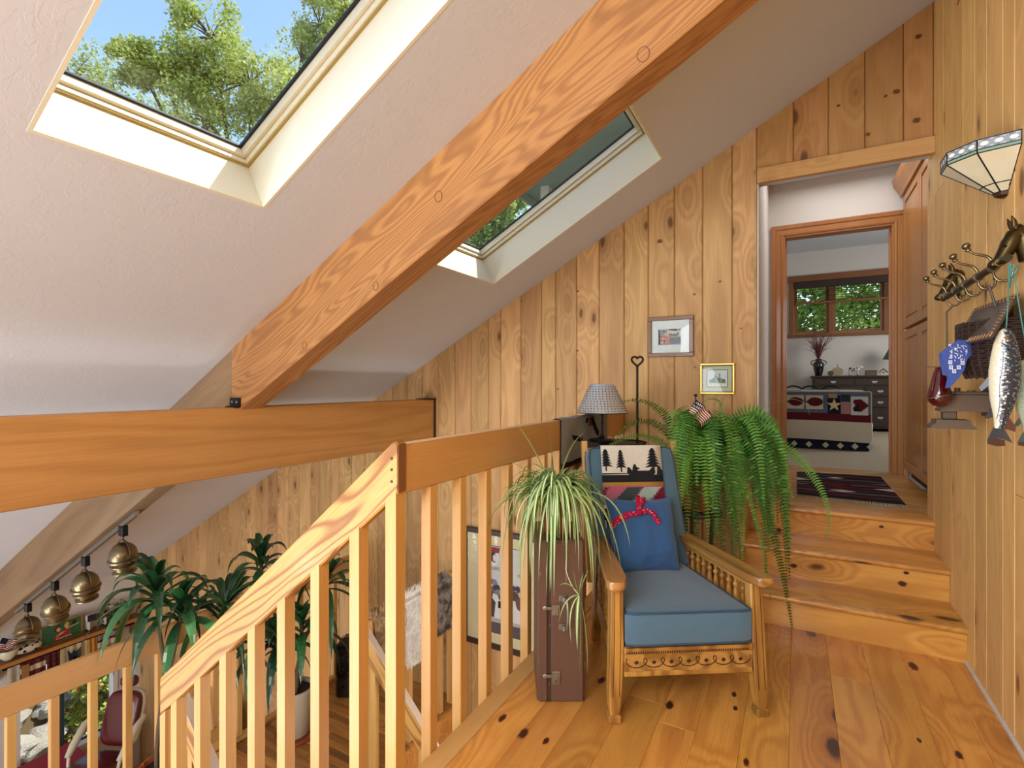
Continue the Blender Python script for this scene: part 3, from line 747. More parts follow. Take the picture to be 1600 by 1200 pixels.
# ------------------------------------------------------------------ armchair
CHA = TH + math.radians(4)
chM = T(-.360, 2.005, 0) @ RZ(CHA)
ch = thing('armchair', 'carved oak armchair with blue seat and back cushions, spindled sides', 'armchair', M=chM)
HF, HB, DEP = .268, .205, .54
def hx(y): return HF + (HB - HF) * (y / DEP) + (.006 if y < 0 else 0)
for sgn in (-1, 1):
    # front leg leaning forward at the foot
    m = MB(); b = .022
    def ring(cx, cy, z, w_, d_): return [(cx - w_ + .004, cy - d_, z), (cx + w_ - .004, cy - d_, z), (cx + w_, cy - d_ + .004, z), (cx + w_, cy + d_ - .004, z), (cx + w_ - .004, cy + d_, z), (cx - w_ + .004, cy + d_, z), (cx - w_, cy + d_ - .004, z), (cx - w_, cy - d_ + .004, z)]
    x = sgn * HF
    m.loft([ring(x + sgn * .014, -.012, .03, .017, .017), ring(x + sgn * .012, -.010, .055, .021, .021), ring(x + sgn * .010, -.006, .12, .025, .024), ring(x + sgn * .004, .0, .28, .026, .024), ring(x, .012, .50, .024, .023)])
    lg = obj('leg', m, M['chair'], ch)
    obj('foot', MB().box(x + sgn * .014 - .024, x + sgn * .014 + .024, -.036, .012, 0, .031, .006), M['chair'], lg)
    g = MB()
    for dx in (-.012, .012): g.tube([(x + sgn * .011 + dx, -.0312, .10), (x + sgn * .004 + dx, -.0245, .28), (x + dx, -.0115, .49)], .0012, 4)
    obj('groove', g, M['darkw'], lg)
    m = MB(); x2 = sgn * hx(DEP - .02)
    m.loft([ring(x2, DEP + .05, 0, .018, .018), ring(x2, DEP + .02, .15, .022, .022), ring(x2, DEP - .02, .50, .022, .022)])
    obj('leg', m, M['chair'], ch)
    # arm: a shaped board, wider and rounded at the front
    m = MB(); pl = [(-.05, .030), (-.062, .018), (-.045, .042), (-.02, .047), (.05, .044), (.2, .037), (.4, .033), (.60, .03)]
    out = []; yy = [-.062, -.055, -.035, 0, .06, .2, .4, .60]; ww = [.016, .028, .037, .040, .040, .036, .033, .030]
    L_ = [(sgn * hx(a) - w2, a) for a, w2 in zip(yy, ww)]; R_ = [(sgn * hx(a) + w2, a) for a, w2 in zip(yy, ww)][::-1]
    pts = L_ + R_
    def ins(p, k): return (sgn * hx(p[1]) + (p[0] - sgn * hx(p[1])) * k, p[1] + (.004 if p[1] < -.03 and k < 1 else 0))
    m.loft([[ins(p, .86) + (.497,) for p in pts], [p + (.503,) for p in pts], [p + (.522,) for p in pts], [ins(p, .9) + (.530,) for p in pts]])
    obj('arm', m, M['chairx'], ch, smooth=30)
    def bar(z0, z1, th, mat=M['chairx'], nm='side_rail'):
        mm = MB(); y0, y1 = .03, DEP + .02
        mm.loft([[(sgn * hx(y) - th, y, z0), (sgn * hx(y) + th, y, z0), (sgn * hx(y) + th, y, z1), (sgn * hx(y) - th, y, z1)] for y in (y0, y1)])
        obj(nm, mm, mat, ch)
    bar(.165, .245, .012); bar(.475, .4965, .014, nm='arm_rail')
    prof = [(.006, .245), (.011, .25), (.011, .262), (.006, .268), (.010, .285), (.0115, .31), (.007, .335), (.010, .345), (.006, .352), (.010, .362), (.0115, .385), (.008, .42), (.006, .432), (.011, .438), (.011, .448), (.006, .453), (.009, .475)]
    for i in range(10):
        y = .072 + i * .0465
        obj('spindle', MB().lathe(prof, 10, M=T(sgn * hx(y), y, 0)), M['chair'], ch, smooth=50)
# front apron with carved scroll
obj('apron', MB().box(-HF + .02, HF - .02, -.022, .004, .168, .275, .003), M['chairx'], ch)
obj('apron_moulding', MB().box(-HF + .022, HF - .022, -.030, -.016, .250, .277, .005), M['chair'], ch)
obj('apron_moulding', MB().box(-HF + .022, HF - .022, -.027, -.016, .166, .185, .004), M['chair'], ch)
sc_ = MB(); n = 7; wv = (2 * HF - .07) / n
for i in range(n):
    x0 = -HF + .035 + i * wv
    pts = []
    for k in range(25):
        t = k / 24; a = 2 * PI * t
        pts.append((x0 + wv * t - .020 * math.sin(a), -.0232, .216 - .017 * -math.cos(a) * 1.0))
    sc_.tube(pts, .0016, 4)
    cx = x0 + wv * .5; 
    sc_.add([(cx - .010, -.0228, .2175), (cx, -.0228, .209), (cx + .010, -.0228, .2175), (cx, -.0228, .226), (cx, -.0245, .2175)], [(0, 1, 4), (1, 2, 4), (2, 3, 4), (3, 0, 4)])
obj('carved_scroll', sc_, M['darkw'], ch, kind='stuff')
bd = MB()
for i in range(65): bd.box(-HF + .028 + i * .0073, -.0 - HF + .0325 + i * .0073, -.0312, -.0295, .2755, .2785)
for i in range(55): bd.box(-HF + .03 + i * .0085, -HF + .0345 + i * .0085, -.0310, -.0298, .2545, .262)
obj('beading', bd, M['darkw'], ch, kind='stuff')
obj('back_rail', MB().box(-HB, HB, DEP, DEP + .03, .16, .24, .003), M['chairx'], ch)
for sgn in (-1, 1):
    obj('back_post', MB().loft([[(sgn * .235 - .014, y - .012, z), (sgn * .235 + .014, y - .012, z), (sgn * .235 + .014, y + .012, z), (sgn * .235 - .014, y + .012, z)] for y, z in ((.60, .28), (.735, .955))]), M['bal'], ch)
obj('back_slat', MB().box(-.22, .22, .722, .742, .86, .92, .003), M['chairx'], ch)
# seat cushion
def cushion(fn_half, y0, y1, z0, z1, bulge=.012, nx=14, ny=14):
    """box cushion with rounded, slightly pillowed faces"""
    m = MB(); rings = []
    prof = [(0.0, .96, 0), (.04, .992, 0), (.12, 1, 1), (.88, 1, 1), (.96, .992, 0), (1.0, .96, 0)]
    per = []
    N = 12
    for i in range(N): per.append((-1 + 2 * i / N, -1))
    for i in range(N): per.append((1, -1 + 2 * i / N))
    for i in range(N): per.append((1 - 2 * i / N, 1))
    for i in range(N): per.append((-1, 1 - 2 * i / N))
    def pt(a, b, k, z):
        # soften corners
        r = .10; aa, bb = a, b
        if abs(a) > 1 - r and abs(b) > 1 - r:
            da = (abs(a) - (1 - r)) / r; db = (abs(b) - (1 - r)) / r; l = math.hypot(da, db); s_ = max(da, db) / l if l > 0 else 1
            aa = math.copysign(1 - r + r * da * s_, a); bb = math.copysign(1 - r + r * db * s_, b)
        y = (y0 + y1) / 2 + (y1 - y0) / 2 * bb * k
        return (fn_half(y) * aa * k, y, z)
    H = z1 - z0
    for t, k, f in prof: rings.append([pt(a, b, k + (.008 if f else 0), z0 + H * t) for a, b in per])
    for q in (.8, .55, .3, .08): rings.append([pt(a, b, q, z1 + bulge * (1 - q ** 2)) for a, b in per])
    m.loft(rings); return m, [pt(a, b, 1.0, 0) for a, b in per]
hs = lambda y: hx(y) - .030
cm_, pr_ = cushion(hs, -.030, .56, .278, .405)
seat = obj('seat', cm_, M['blue'], ch, smooth=60)
pp = MB()
pp.tube([(p[0], p[1], .401) for p in pr_] + [(pr_[0][0], pr_[0][1], .401)], .0042, 6, caps=False)
pp.tube([(p[0], p[1], .284) for p in pr_] + [(pr_[0][0], pr_[0][1], .284)], .0038, 6, caps=False)
obj('piping', pp, M['bluepip'], seat, smooth=60)
# back cushion: leaning, slightly wider at the top
BA = math.radians(14)
bM = T(0, .475, .392) @ RX(-BA)      # local z runs up the back, local y is its thickness
cm_, pr_ = cushion(lambda y: .222 - .004 * 0, -.0, .56, -.055, .055, .006)
sw = Matrix(((1, 0, 0, 0), (0, 0, -1, .055), (0, 1, 0, 0), (0, 0, 0, 1)))   # (x,y,z)->(x,-z,y)
cb2 = MB().add([(p[0] * (1 - .06 * (p[1] / .56)) - .05 * p[1], p[1], p[2]) for p in cm_.v], cm_.f, M=bM @ sw)
backr = obj('backrest', cb2, M['blue'], ch, smooth=60)
pp = MB()
for q in (.050, -.050): pp.tube([(p[0] * (1 - .06 * (p[1] / .56)) - .05 * p[1], p[1], q) for p in pr_] + [(pr_[0][0], pr_[0][1], q)], .004, 6, M=bM @ sw, caps=False)
obj('piping', pp, M['bluepip'], backr, smooth=60)

# woven throw over the back: trees, canoe and zigzags
th = thing('throw_blanket', 'woven throw over the chair back with pine trees, canoe and pink zigzags', 'blanket', M=chM)
CR, BKc, GO, GY, PK, DG, SG, MA = lin('d9d6cc'), lin('25262a'), lin('a8853c'), lin('70767c'), lin('b0607a'), lin('3c4a4c'), lin('9db0a8'), lin('6a1830')
BW = .150; BX = -.032
def back_pt(s, t):
    """s across 0..1, t in metres from the top edge down the front"""
    x = BX - BW + 2 * BW * s
    z = .566 - t * .88; y = -.0115
    if t < 0:
        y = -.0115 + min(-t, .13); z = .5685 + (0 if -t < .13 else 0)
    return bM @ Vector((x, y - .003 * math.sin(3.1 * s * PI + t * 9) * 0, z))
base = MB()
rows = [-.13, -.09, -.045, -.012, 0] + [.02 * i for i in range(1, 21)]
def bcol(t):
    if t < .0: return GY
    if t < .008: return lin('c9a6a0')
    return CR if t < .165 else BKc if t < .198 else GO if t < .212 else BKc if t < .226 else PK if t < .305 else GO if t < .318 else CR if t < .34 else BKc
vs_ = []
for t in rows:
    for s_ in (0, .25, .5, .75, 1): vs_.append(back_pt(s_, t))
k = 5
fs_ = [(j * k + i, j * k + i + 1, (j + 1) * k + i + 1, (j + 1) * k + i) for j in range(len(rows) - 1) for i in range(4)]
base.v = [Vector(p) for p in vs_]; base.f = [f[::-1] for f in fs_]; base.c = [bcol((rows[j] + rows[j + 1]) / 2) for j in range(len(rows) - 1) for i in range(4)]
bo = obj('cloth', base, M['cloth'], th, smooth=30)
sd = bo.modifiers.new('thickness', 'SOLIDIFY'); sd.thickness = .004; sd.offset = 1
pat = MB()
def bp(pts, col, off=.0025): # pts in (s 0..1, t metres)
    q = []
    for s_, t in pts:
        p = bM @ Vector((BX - BW + 2 * BW * s_, -.0115 - .0045 - off * .3, .566 - t * .88)); q.append(p)
    pat.poly(q[::-1] if False else q, col)
def tree(cx, w_, t0, t1, n=6):
    for i in range(n):
        a = t0 + (t1 - t0) * i / (n + .6); b = a + (t1 - t0) / n * 1.35; ww = w_ * (.35 + .65 * (i + 1) / n)
        s0, s1 = max(.0, cx - ww), min(1, cx + ww)
        bp([(max(0, cx - ww * .25), a), (min(1, cx + ww * .25), a), (s1, b), (min(1, cx + ww * .45), b - .004), (max(0, cx - ww * .45), b - .004), (s0, b)], BKc, .002)
    bp([(cx - .012, t1 - .01), (cx + .012, t1 - .01), (cx + .012, t1 + .02), (cx - .012, t1 + .02)], BKc, .002)
tree(.07, .12, .018, .118); tree(.32, .095, .022, .125); tree(.85, .14, .014, .125)
bp([(.0, .150), (.42, .150), (.44, .156), (.0, .158)], lin('25262a'), .002)
bp([(.42, .120), (.45, .118), (.50, .138), (.78, .138), (.84, .118), (.87, .116), (.88, .150), (.84, .166), (.46, .166), (.41, .150)], BKc, .0022)
bp([(.92, .12), (.95, .115), (1, .14), (1, .166), (.90, .166)], BKc, .0022)
bp([(.50, .135), (.51, .118), (.53, .102), (.56, .104), (.575, .118), (.62, .124), (.62, .130), (.585, .130), (.59, .139), (.50, .139)], BKc, .0026)
# zigzag row
def zig(sc, w_, col, t0=.228, t1=.303):
    n = 5; L_ = []; R_ = []
    for i in range(n):
        a = t0 + (t1 - t0) * i / n; b = t0 + (t1 - t0) * (i + 1) / n; sh = .10 * (i / n)
        L_ += [(sc - w_ - .10 + sh * -1.0 + .18 * (n - i) / n, a), (sc - w_ - .06 - sh + .18 * (n - i) / n * .5, b)]
        R_ += [(sc + w_ + .08 - .16 * i / n, a), (sc + w_ - .02 - .16 * i / n, b)]
    pts = [(min(1, max(0, s_)), t) for s_, t in L_ + R_[::-1]]
    for i in range(n):
        q = [L_[2 * i], R_[2 * i], R_[2 * i + 1], L_[2 * i + 1]]
        bp([(min(1, max(0, s_)), t) for s_, t in q], col, .0024)
zig(.46, .14, DG); zig(.75, .15, SG); zig(1.02, .12, MA); zig(.0, .05, MA)
obj('woven_pattern', pat, M['cloth'], th, kind='stuff')
fg = MB()
for i in range(34):
    s_ = (i + .5) / 34; c = (lin('e8e6e0'), BKc)[i % 2]
    p0 = bM @ Vector((BX - BW + 2 * BW * s_, -.014, .566 - .352)); p1 = bM @ Vector((BX - BW + 2 * BW * (s_ + .01 * math.sin(i * 2.1)), -.016, .566 - .388))
    fg.tube([p0, p1], .0022, 4, col=c)
obj('fringe', fg, M['cloth'], th, kind='stuff')

# denim pillow with a knotted red bandana
pw = thing('throw_pillow', 'dark blue denim pillow tied with a red patterned bandana on the seat', 'pillow', M=chM @ T(-.028, .365, .392) @ RX(math.radians(-21)) @ RZ(.05) @ Matrix.Scale(1.05, 4))
def pil(u, v, side):
    a, b = 2 * u - 1, 2 * v - 1
    e = (1 - abs(a) ** 2.6) * (1 - abs(b) ** 2.6); th_ = .068 * max(e, 0) ** .42
    pin = 1 - .10 * (1 - abs(a) ** 2) * abs(b) ** 2; pin2 = 1 - .07 * (1 - abs(b) ** 2) * abs(a) ** 2
    wr = .004 * math.sin(9 * a + 5 * b * b + 2) * (1 - abs(a)) + .007 * math.exp(-((b + .55 - .25 * a) / .07) ** 2) * (a > -.2) - .006 * math.exp(-((b + .25 - .35 * a) / .06) ** 2) * max(0, a)
    return (.155 * a * pin2, side * (th_ + (wr if e > .02 else 0)), .165 + .165 * b * pin)
for side in (-1, 1): pass
pm = MB(); N = 22
for side in (-1, 1):
    pm.grid(lambda u, v, s=side: pil(u if s < 0 else 1 - u, v, s), N, N)
obj('pillow_cover', pm, M['denim'], pw, smooth=180)
R1, R2 = lin('b01a44'), lin('c9c0c8')
def ribbon(pts, w0, w1, off):
    m = MB()
    n = len(pts) - 1
    for i in range(n + 1): pts[i] = Vector(pts[i])
    rings = []
    for i, p in enumerate(pts):
        t = (pts[min(i + 1, n)] - pts[max(i - 1, 0)]).normalized(); s_ = t.cross(Vector((0, -1, 0))).normalized(); w_ = w0 + (w1 - w0) * i / n
        rings.append([p - s_ * w_, p + V(0, -.008, 0), p + s_ * w_, p + V(0, .002, 0)])
    m.loft(rings, col=R1)
    for i in range(n * 6):
        k = rr.random() * n; a = int(k); q = pts[a].lerp(pts[a + 1], k - a) + V(rr.uniform(-.008, .008), -.0095, rr.uniform(-.008, .008)); r_ = .0025
        m.poly([q + V(-r_, 0, 0), q + V(0, 0, -r_), q + V(r_, 0, 0), q + V(0, 0, r_)], R2)
    return m
bm = obj('bandana', ribbon([(-.03, -.072, .255), (-.022, -.060, .29), (-.005, -.045, .315), (.0, -.012, .334)], .010, .030, 0), M['cloth'], pw)
obj('bandana_tail', ribbon([(-.035, -.076, .25), (.0, -.078, .262), (.03, -.076, .25), (.055, -.070, .205)], .011, .012, 0), M['cloth'], pw)
obj('bandana_tail', ribbon([(-.035, -.076, .25), (-.07, -.07, .248), (-.11, -.055, .232), (-.14, -.03, .20)], .011, .018, 0), M['cloth'], pw)
obj('bandana_knot', MB().lathe([(.002, -.012), (.012, -.008), (.015, 0), (.012, .009), (.002, .012)], 10, M=T(-.034, -.080, .252), col=R1), M['cloth'], pw, smooth=60)

# ------------------------------------------------------------------ suitcase with spider plant
suM = T(*(FW * 2.00 + RT * .098)) @ RZ(TH)
su = thing('suitcase', 'scuffed brown vintage suitcase standing on end beside the armchair', 'suitcase', M=suM)
SW_, SD_, SH_ = .188, .30, .635
obj('shell', MB().box(.050, SW_, 0, SD_, .0, SH_, .010), M['suit'], su)
obj('lid', MB().box(0, .047, 0, SD_, .0, SH_, .010), M['suit'], su)
obj('seam', MB().box(.044, .053, .004, SD_ - .004, .004, SH_ - .004), M['suitedge'], su)
hd_ = MB()
hd_.tube([(.10, -.004, .305), (.115, -.028, .30), (.118, -.034, .335), (.118, -.034, .375), (.115, -.028, .415), (.10, -.004, .41)], .006, 8)
obj('handle', hd_, M['steel'], su, smooth=60)
for z in (.30, .412): obj('handle_mount', MB().box(.085, .115, -.006, .0, z - .012, z + .012, .002).tube([(.105, -.012, z - .009), (.105, -.012, z + .009)], .008, 8), M['steel'], su)
for z, w_ in ((.10, 1), (.365, .8)):
    l = obj('latch', MB().box(.058, .092, -.006, 0, z - .026 * w_, z + .026 * w_, .003).box(.066, .084, -.010, -.005, z - .018 * w_, z + .014 * w_, .002), M['steel'], su)
    obj('hasp', MB().box(.024, .060, -.007, 0, z + .002, z + .014, .002).lathe([(.010, 0), (.010, .006), (.004, .009)], 10, M=T(.032, 0, z + .008) @ RX(PI / 2)), M['steel'], su, smooth=40)
obj('keyhole', MB().box(.073, .076, -.0106, -.0098, .085, .097), M['black'], su)
for (xx, zz) in ((.002, .22), (.046, .07), (.012, .5), (.05, .30), (.184, .15), (.03, .02)): obj('scuff', MB().box(xx, xx + .003, -.0005, .0002, zz, zz + .012), M['steel'], su)

def leaf_strip(m, pts, w_, cols, updir=None, fold=.25, profile=None):
    """a folded, striped leaf along pts"""
    pts = [Vector(p) for p in pts]; n = len(pts) - 1; rows = []
    for i, p in enumerate(pts):
        t = (pts[min(i + 1, n)] - pts[max(i - 1, 0)]).normalized(); u = Vector((0, 0, 1)) if updir is None else updir
        s_ = t.cross(u)
        if s_.length < .15: s_ = (rows[-1][1] if rows else t.cross(Vector((1, .3, 0))))
        s_ = s_.normalized()
        if rows and s_.dot(rows[-1][1]) < 0: s_ = -s_
        nn = s_.cross(t).normalized(); k = i / n
        ww = w_ * (profile(k) if profile else min(1, .45 + 2.5 * k) * (1 - k ** 3.5) + .02)
        rows.append(([p - s_ * ww + nn * ww * fold, p - s_ * ww * .35 + nn * ww * fold * .2, p + s_ * ww * .35 + nn * ww * fold * .2, p + s_ * ww + nn * ww * fold], s_))
    for i in range(n):
        a, b = rows[i][0], rows[i + 1][0]
        for k in range(3): m.poly([a[k], a[k + 1], b[k + 1], b[k]], cols[k % len(cols)])
    return m
sp = thing('spider_plant', 'striped spider plant spilling over the standing suitcase', 'plant', M=T(*PX(868, 742, 2.13)))
spo = PX(868, 742, 2.13); top = SH_ - spo.z
obj('pot', MB().lathe([(.050, top), (.052, top + .01), (.066, top + .105), (.071, top + .108), (.071, top + .125), (.062, top + .125), (.058, top + .1)], 20), M['terra'], sp, smooth=40)
obj('soil', MB().lathe([(.001, top + .108), (.058, top + .108), (.058, top + .112), (.001, top + .114)], 16), M['soil'], sp)
G1, G2 = lin('6fa044'), lin('8ab858'); CW = lin('f6f7dc')
rl = random.Random(11)
def spider_leaf(parent, base, ang, reach, rise, drop, w_):
    d = Vector((math.cos(ang), math.sin(ang), 0)); s_ = Vector((-d.y, d.x, 0)) * rl.uniform(-.06, .06)
    pts = bez3(base, base + d * reach * .25 + V(0, 0, rise), base + d * reach * 1.05 + V(0, 0, rise * .9) + s_, base + d * reach + V(0, 0, -drop) + s_, 12)
    g = rl.choice((G1, G2, lin('6c9c48')))
    return obj('leaf', leaf_strip(MB(), pts, w_, (g, CW, g), fold=.3), M['leafcol'], parent)
b0 = V(0, 0, top + .13)
camd = math.atan2(-FW.y, -FW.x)
for i in range(210):
    an = rl.uniform(0, 2 * PI)
    back_ = math.cos(an - camd)
    right_ = math.cos(an - math.atan2(RT.y, RT.x))
    reach = rl.uniform(.06, .25); drop = rl.uniform(-.02, .36)
    if right_ > .3: reach *= .95
    if back_ < 0: drop = rl.uniform(-.05, .12)
    spider_leaf(sp, b0 + V(rl.uniform(-.02, .02), rl.uniform(-.02, .02), rl.uniform(-.01, .02)), an, reach, rl.uniform(.06, .17), drop, rl.uniform(.0058, .0092))
def leaf_to(parent, root, o, tip, mid, w_=.0085, dep=None, mat='leafcol', cols=None):
    pts = bez(root, Vector(mid) - o, Vector(tip) - o, 12)
    return obj('leaf', leaf_strip(MB(), pts, w_, cols or (G2, CW, G2), fold=.3), M[mat], parent)
for tip, mid in (((775, 722, 2.1), (800, 705, 2.1)), ((800, 655, 2.2), (835, 690, 2.15)), ((915, 675, 2.05), (885, 690, 2.1)), ((752, 865, 2.05), (770, 740, 2.05)),
                 ((985, 855, 1.93), (965, 735, 2.0)), ((815, 740, 2.1), (830, 722, 2.1)), ((800, 810, 2.0), (810, 725, 2.0)), ((972, 900, 1.95), (950, 735, 1.98)), ((960, 905, 1.95), (930, 725, 1.97)), ((856, 668, 2.15), (862, 700, 2.15)),
                 ((925, 915, 1.93), (915, 700, 1.97)), ((832, 930, 1.95), (822, 700, 1.97))):
    leaf_to(sp, b0, spo, PX(*tip), PX(*mid))
# hanging plantlet on a runner
pl0 = PX(905, 930, 1.90) - spo
run = bez(b0, PX(893, 740, 1.97) - spo + V(0, 0, .05), PX(884, 890, 1.95) - spo, 10) + bez(PX(884, 890, 1.95) - spo, PX(890, 915, 1.93) - spo, pl0, 4)[1:]
obj('runner', MB().tube(run, .0016, 5, col=CW), M['leafcol'], sp)
for tip, mid in (((873, 975, 1.88), (880, 930, 1.88)), ((918, 1055, 1.9), (918, 980, 1.9)), ((905, 1052, 1.9), (908, 990, 1.9)), ((893, 1005, 1.89), (885, 950, 1.89)), ((896, 890, 1.9), (898, 915, 1.9)), ((912, 895, 1.9), (904, 915, 1.9)), ((902, 1015, 1.88), (900, 960, 1.88)), ((874, 915, 1.9), (888, 905, 1.9)), ((920, 890, 1.9), (912, 905, 1.9))):
    leaf_to(sp, pl0, spo, PX(*tip), PX(*mid), .006)

# ------------------------------------------------------------------ boston fern on a stand
fo = PX(1088, 722, 2.95)
fp = thing('boston_fern', 'big arching green fern between armchair and steps, small flag in it', 'fern', M=T(*fo))
pt_ = -.10; gz = -fo.z
obj('pot', MB().lathe([(.08, pt_ - .17), (.085, pt_ - .16), (.11, pt_ - .02), (.118, pt_ - .015), (.118, pt_ + .01), (.105, pt_ + .01), (.1, pt_ - .02)], 22), M['terra'], fp, smooth=40)
obj('soil', MB().lathe([(.001, pt_ - .02), (.1, pt_ - .02), (.1, pt_ - .01), (.001, pt_ - .005)], 16), M['soil'], fp)
fst = thing('plant_stand', 'dark wooden plant stand mostly hidden under the fern', 'stand', M=T(fo.x, fo.y, 0))
zt2 = fo.z + pt_ - .17
obj('stand_top', MB().lathe([(.14, zt2 - .025), (.145, zt2 - .02), (.145, zt2 - .006), (.14, zt2)], 24), M['darkw'], fst, smooth=40)
for k in range(3):
    a = k * 2 * PI / 3 + .4; obj('leg', MB().tube([(.09 * math.cos(a), .09 * math.sin(a), zt2 - .026), (.08 * math.cos(a), .08 * math.sin(a), .3), (.12 * math.cos(a), .12 * math.sin(a), .012)], .012, 8), M['darkw'], fst, smooth=60)
obj('shelf', MB().lathe([(.085, .28), (.085, .30)], 20), M['darkw'], fst)
FC = [lin('4c8a34'), lin('68a844'), lin('36702a'), lin('80bc54'), lin('3f7c2e')]
rf = random.Random(21)
def frond(pts, lmax, parent, step=.0145, yellow=False, bare=False):
    m = MB(); pts = [Vector(p) for p in pts]
    L = [0]
    for a, b in zip(pts, pts[1:]): L.append(L[-1] + (b - a).length)
    tot = L[-1]; col = rf.choice(FC) if not yellow else lin('9aa63c')
    m.tube(pts, [.0022 * (1 - .7 * l / tot) for l in L], 4, col=lin('7a7a3a') if not yellow else col)
    def at(l):
        for i in range(len(L) - 1):
            if L[i + 1] >= l: k = (l - L[i]) / max(L[i + 1] - L[i], 1e-6); return pts[i].lerp(pts[i + 1], k), (pts[i + 1] - pts[i]).normalized()
        return pts[-1], (pts[-1] - pts[-2]).normalized()
    l = tot * .12 if not bare else tot * .9; side = None
    tw = rf.uniform(-.45, .45); tilt = rf.uniform(.4, 1.3)
    while l < tot:
        p, t = at(l); k = l / tot
        u = Vector((0, 0, 1)); s_ = t.cross(u)
        if s_.length < .25: s_ = side if side is not None else t.cross(Vector((.5, -.8, 0)))
        vw = t.cross(FW)
        if vw.dot(s_) < 0: vw = -vw
        s_ = (s_ * .35 + vw * tilt)
        s_ = (s_ - t * s_.dot(t)).normalized()
        if side is not None and s_.dot(side) < 0: s_ = -s_
        if side is not None: s_ = (side * .6 + s_ * .4).normalized()
        side = s_; nn = s_.cross(t).normalized()
        s2 = (s_ * math.cos(tw) + nn * math.sin(tw)); n2 = s2.cross(t)
        ln = lmax * min(1, (k - .05) * 4.5) * (1 - max(0, k - .45) / .55 * .86)
        for sg in (-1, 1):
            d = (s2 * sg + t * .28 - n2 * rf.uniform(-.05, .35)).normalized(); w_ = .0058 * (.6 + .4 * ln / lmax)
            q = p + d * ln; e = t * w_; c = col if rf.random() > .12 else lin('6fa84a')
            m.poly([p - e * .6, p + d * ln * .35 - e + n2 * .001, q, p + d * ln * .4 + e, p + e * .7], c)
        l += step
    return obj('frond', m, M['fern'], parent)
c0 = V(0, 0, pt_ + .0)
def fr_to(tip, mid, mid2=None, lm=.038, **k):
    a, b = PX(*tip) - fo, PX(*mid) - fo
    r0 = c0 + V(rf.uniform(-.04, .04), rf.uniform(-.04, .04), 0)
    pts = bez(r0, b, a, 22) if mid2 is None else bez3(r0, b, PX(*mid2) - fo, a, 26)
    return frond(pts, lm, fp, **k)
# prominent fronds
fr_to((975, 628, 2.85), (1060, 640, 2.9), (1010, 615, 2.85), .046)
fr_to((962, 688, 2.75), (1050, 640, 2.8), (985, 640, 2.75), .044)
fr_to((940, 705, 2.8), (1040, 665, 2.85), (985, 668, 2.8), .036)
fr_to((1098, 628, 3.0), (1150, 640, 3.1), (1130, 610, 3.05), .026)
fr_to((1290, 838, 2.75), (1150, 580, 2.9), (1330, 760, 2.8), .046)
fr_to((1238, 985, 2.6), (1130, 560, 2.7), (1215, 800, 2.6), .044)
fr_to((1265, 648, 2.9), (1150, 640, 2.95), (1255, 590, 2.9), .010, bare=True, yellow=True)
fr_to((1180, 655, 3.0), (1130, 660, 3.0), (1160, 640, 3.0), .028)
fr_to((1240, 800, 2.8), (1130, 620, 2.85), (1235, 690, 2.8), .048)
fr_to((1205, 940, 2.6), (1120, 600, 2.7), (1185, 760, 2.6), .036)
fr_to((1160, 900, 2.55), (1100, 600, 2.65), (1150, 760, 2.5), .036)
fr_to((1225, 760, 2.85), (1140, 600, 2.9), (1210, 660, 2.85), .036)
fr_to((1200, 800, 2.7), (1110, 590, 2.75), (1180, 650, 2.7), .036)
fr_to((1060, 840, 2.50), (1080, 640, 2.6), (1065, 740, 2.48), .034)
for i in range(60):
    u = rf.uniform(1045, 1236); v = rf.uniform(740, 900) if u < 1190 else rf.uniform(740, 930)
    dep = rf.uniform(2.52, 2.85) if u < 1180 else rf.uniform(2.55, 2.9)
    uc = 1088 + (u - 1088) * .75
    fr_to((u, v, dep), (uc, rf.uniform(560, 660), (2.95 + dep) / 2), (u * .85 + uc * .15, rf.uniform(620, 740), dep * 1.01), rf.uniform(.042, .060), step=.017)
for i in range(16):
    an = rf.uniform(.1, 2.2); r_ = rf.uniform(.2, .34); d = V(math.cos(an), math.sin(an), 0)
    frond(bez(c0, c0 + d * r_ * .6 + V(0, 0, .4), c0 + d * r_ + V(0, 0, rf.uniform(-.3, .15)), 16), .032, fp, step=.015)

def flag_mesh(w_, h_, stars=True, waves=.01, nx=26, ny=13, seed=0, droop=0, M_=I4):
    m = MB()
    RD, WH, BL = lin('8c1c2c'), lin('e4ddcf'), lin('1c2540')
    def fn(u, v): return (u * w_ * (1 - .1 * v), waves * math.sin(u * 11 + v * 3 + seed), -v * h_ - droop * u * u * h_)
    def cf(u, v):
        if u < .42 and v < 7 / 13: return WH if (int(u / .42 * 11) % 2 == 1 and int(v * 13 * 1.3) % 2 == 1) else BL
        return (RD, WH)[int(v * 13) % 2]
    m.slab(fn, nx, ny, .0012, cf); m.v = [M_ @ p for p in m.v]; return m
fgp = PX(1087, 618, 2.72)
fg_ = thing('small_flag', 'small stars-and-stripes flag on a black stick, standing in the fern', 'flag', M=T(*fgp) @ RZ(TH + .2))
obj('stick', MB().tube([(0, 0, -.42), (0, 0, 0)], .0028, 6), M['black'], fg_)
obj('finial', MB().lathe([(.001, -.009), (.007, -.005), (.009, 0), (.007, .006), (.001, .009)], 12), M['black'], fg_, smooth=60)
obj('flag_cloth', flag_mesh(.12, .085, waves=.008, droop=.35, M_=T(.003, 0, -.02) @ RY(.55)), M['cloth'], fg_, smooth=60)

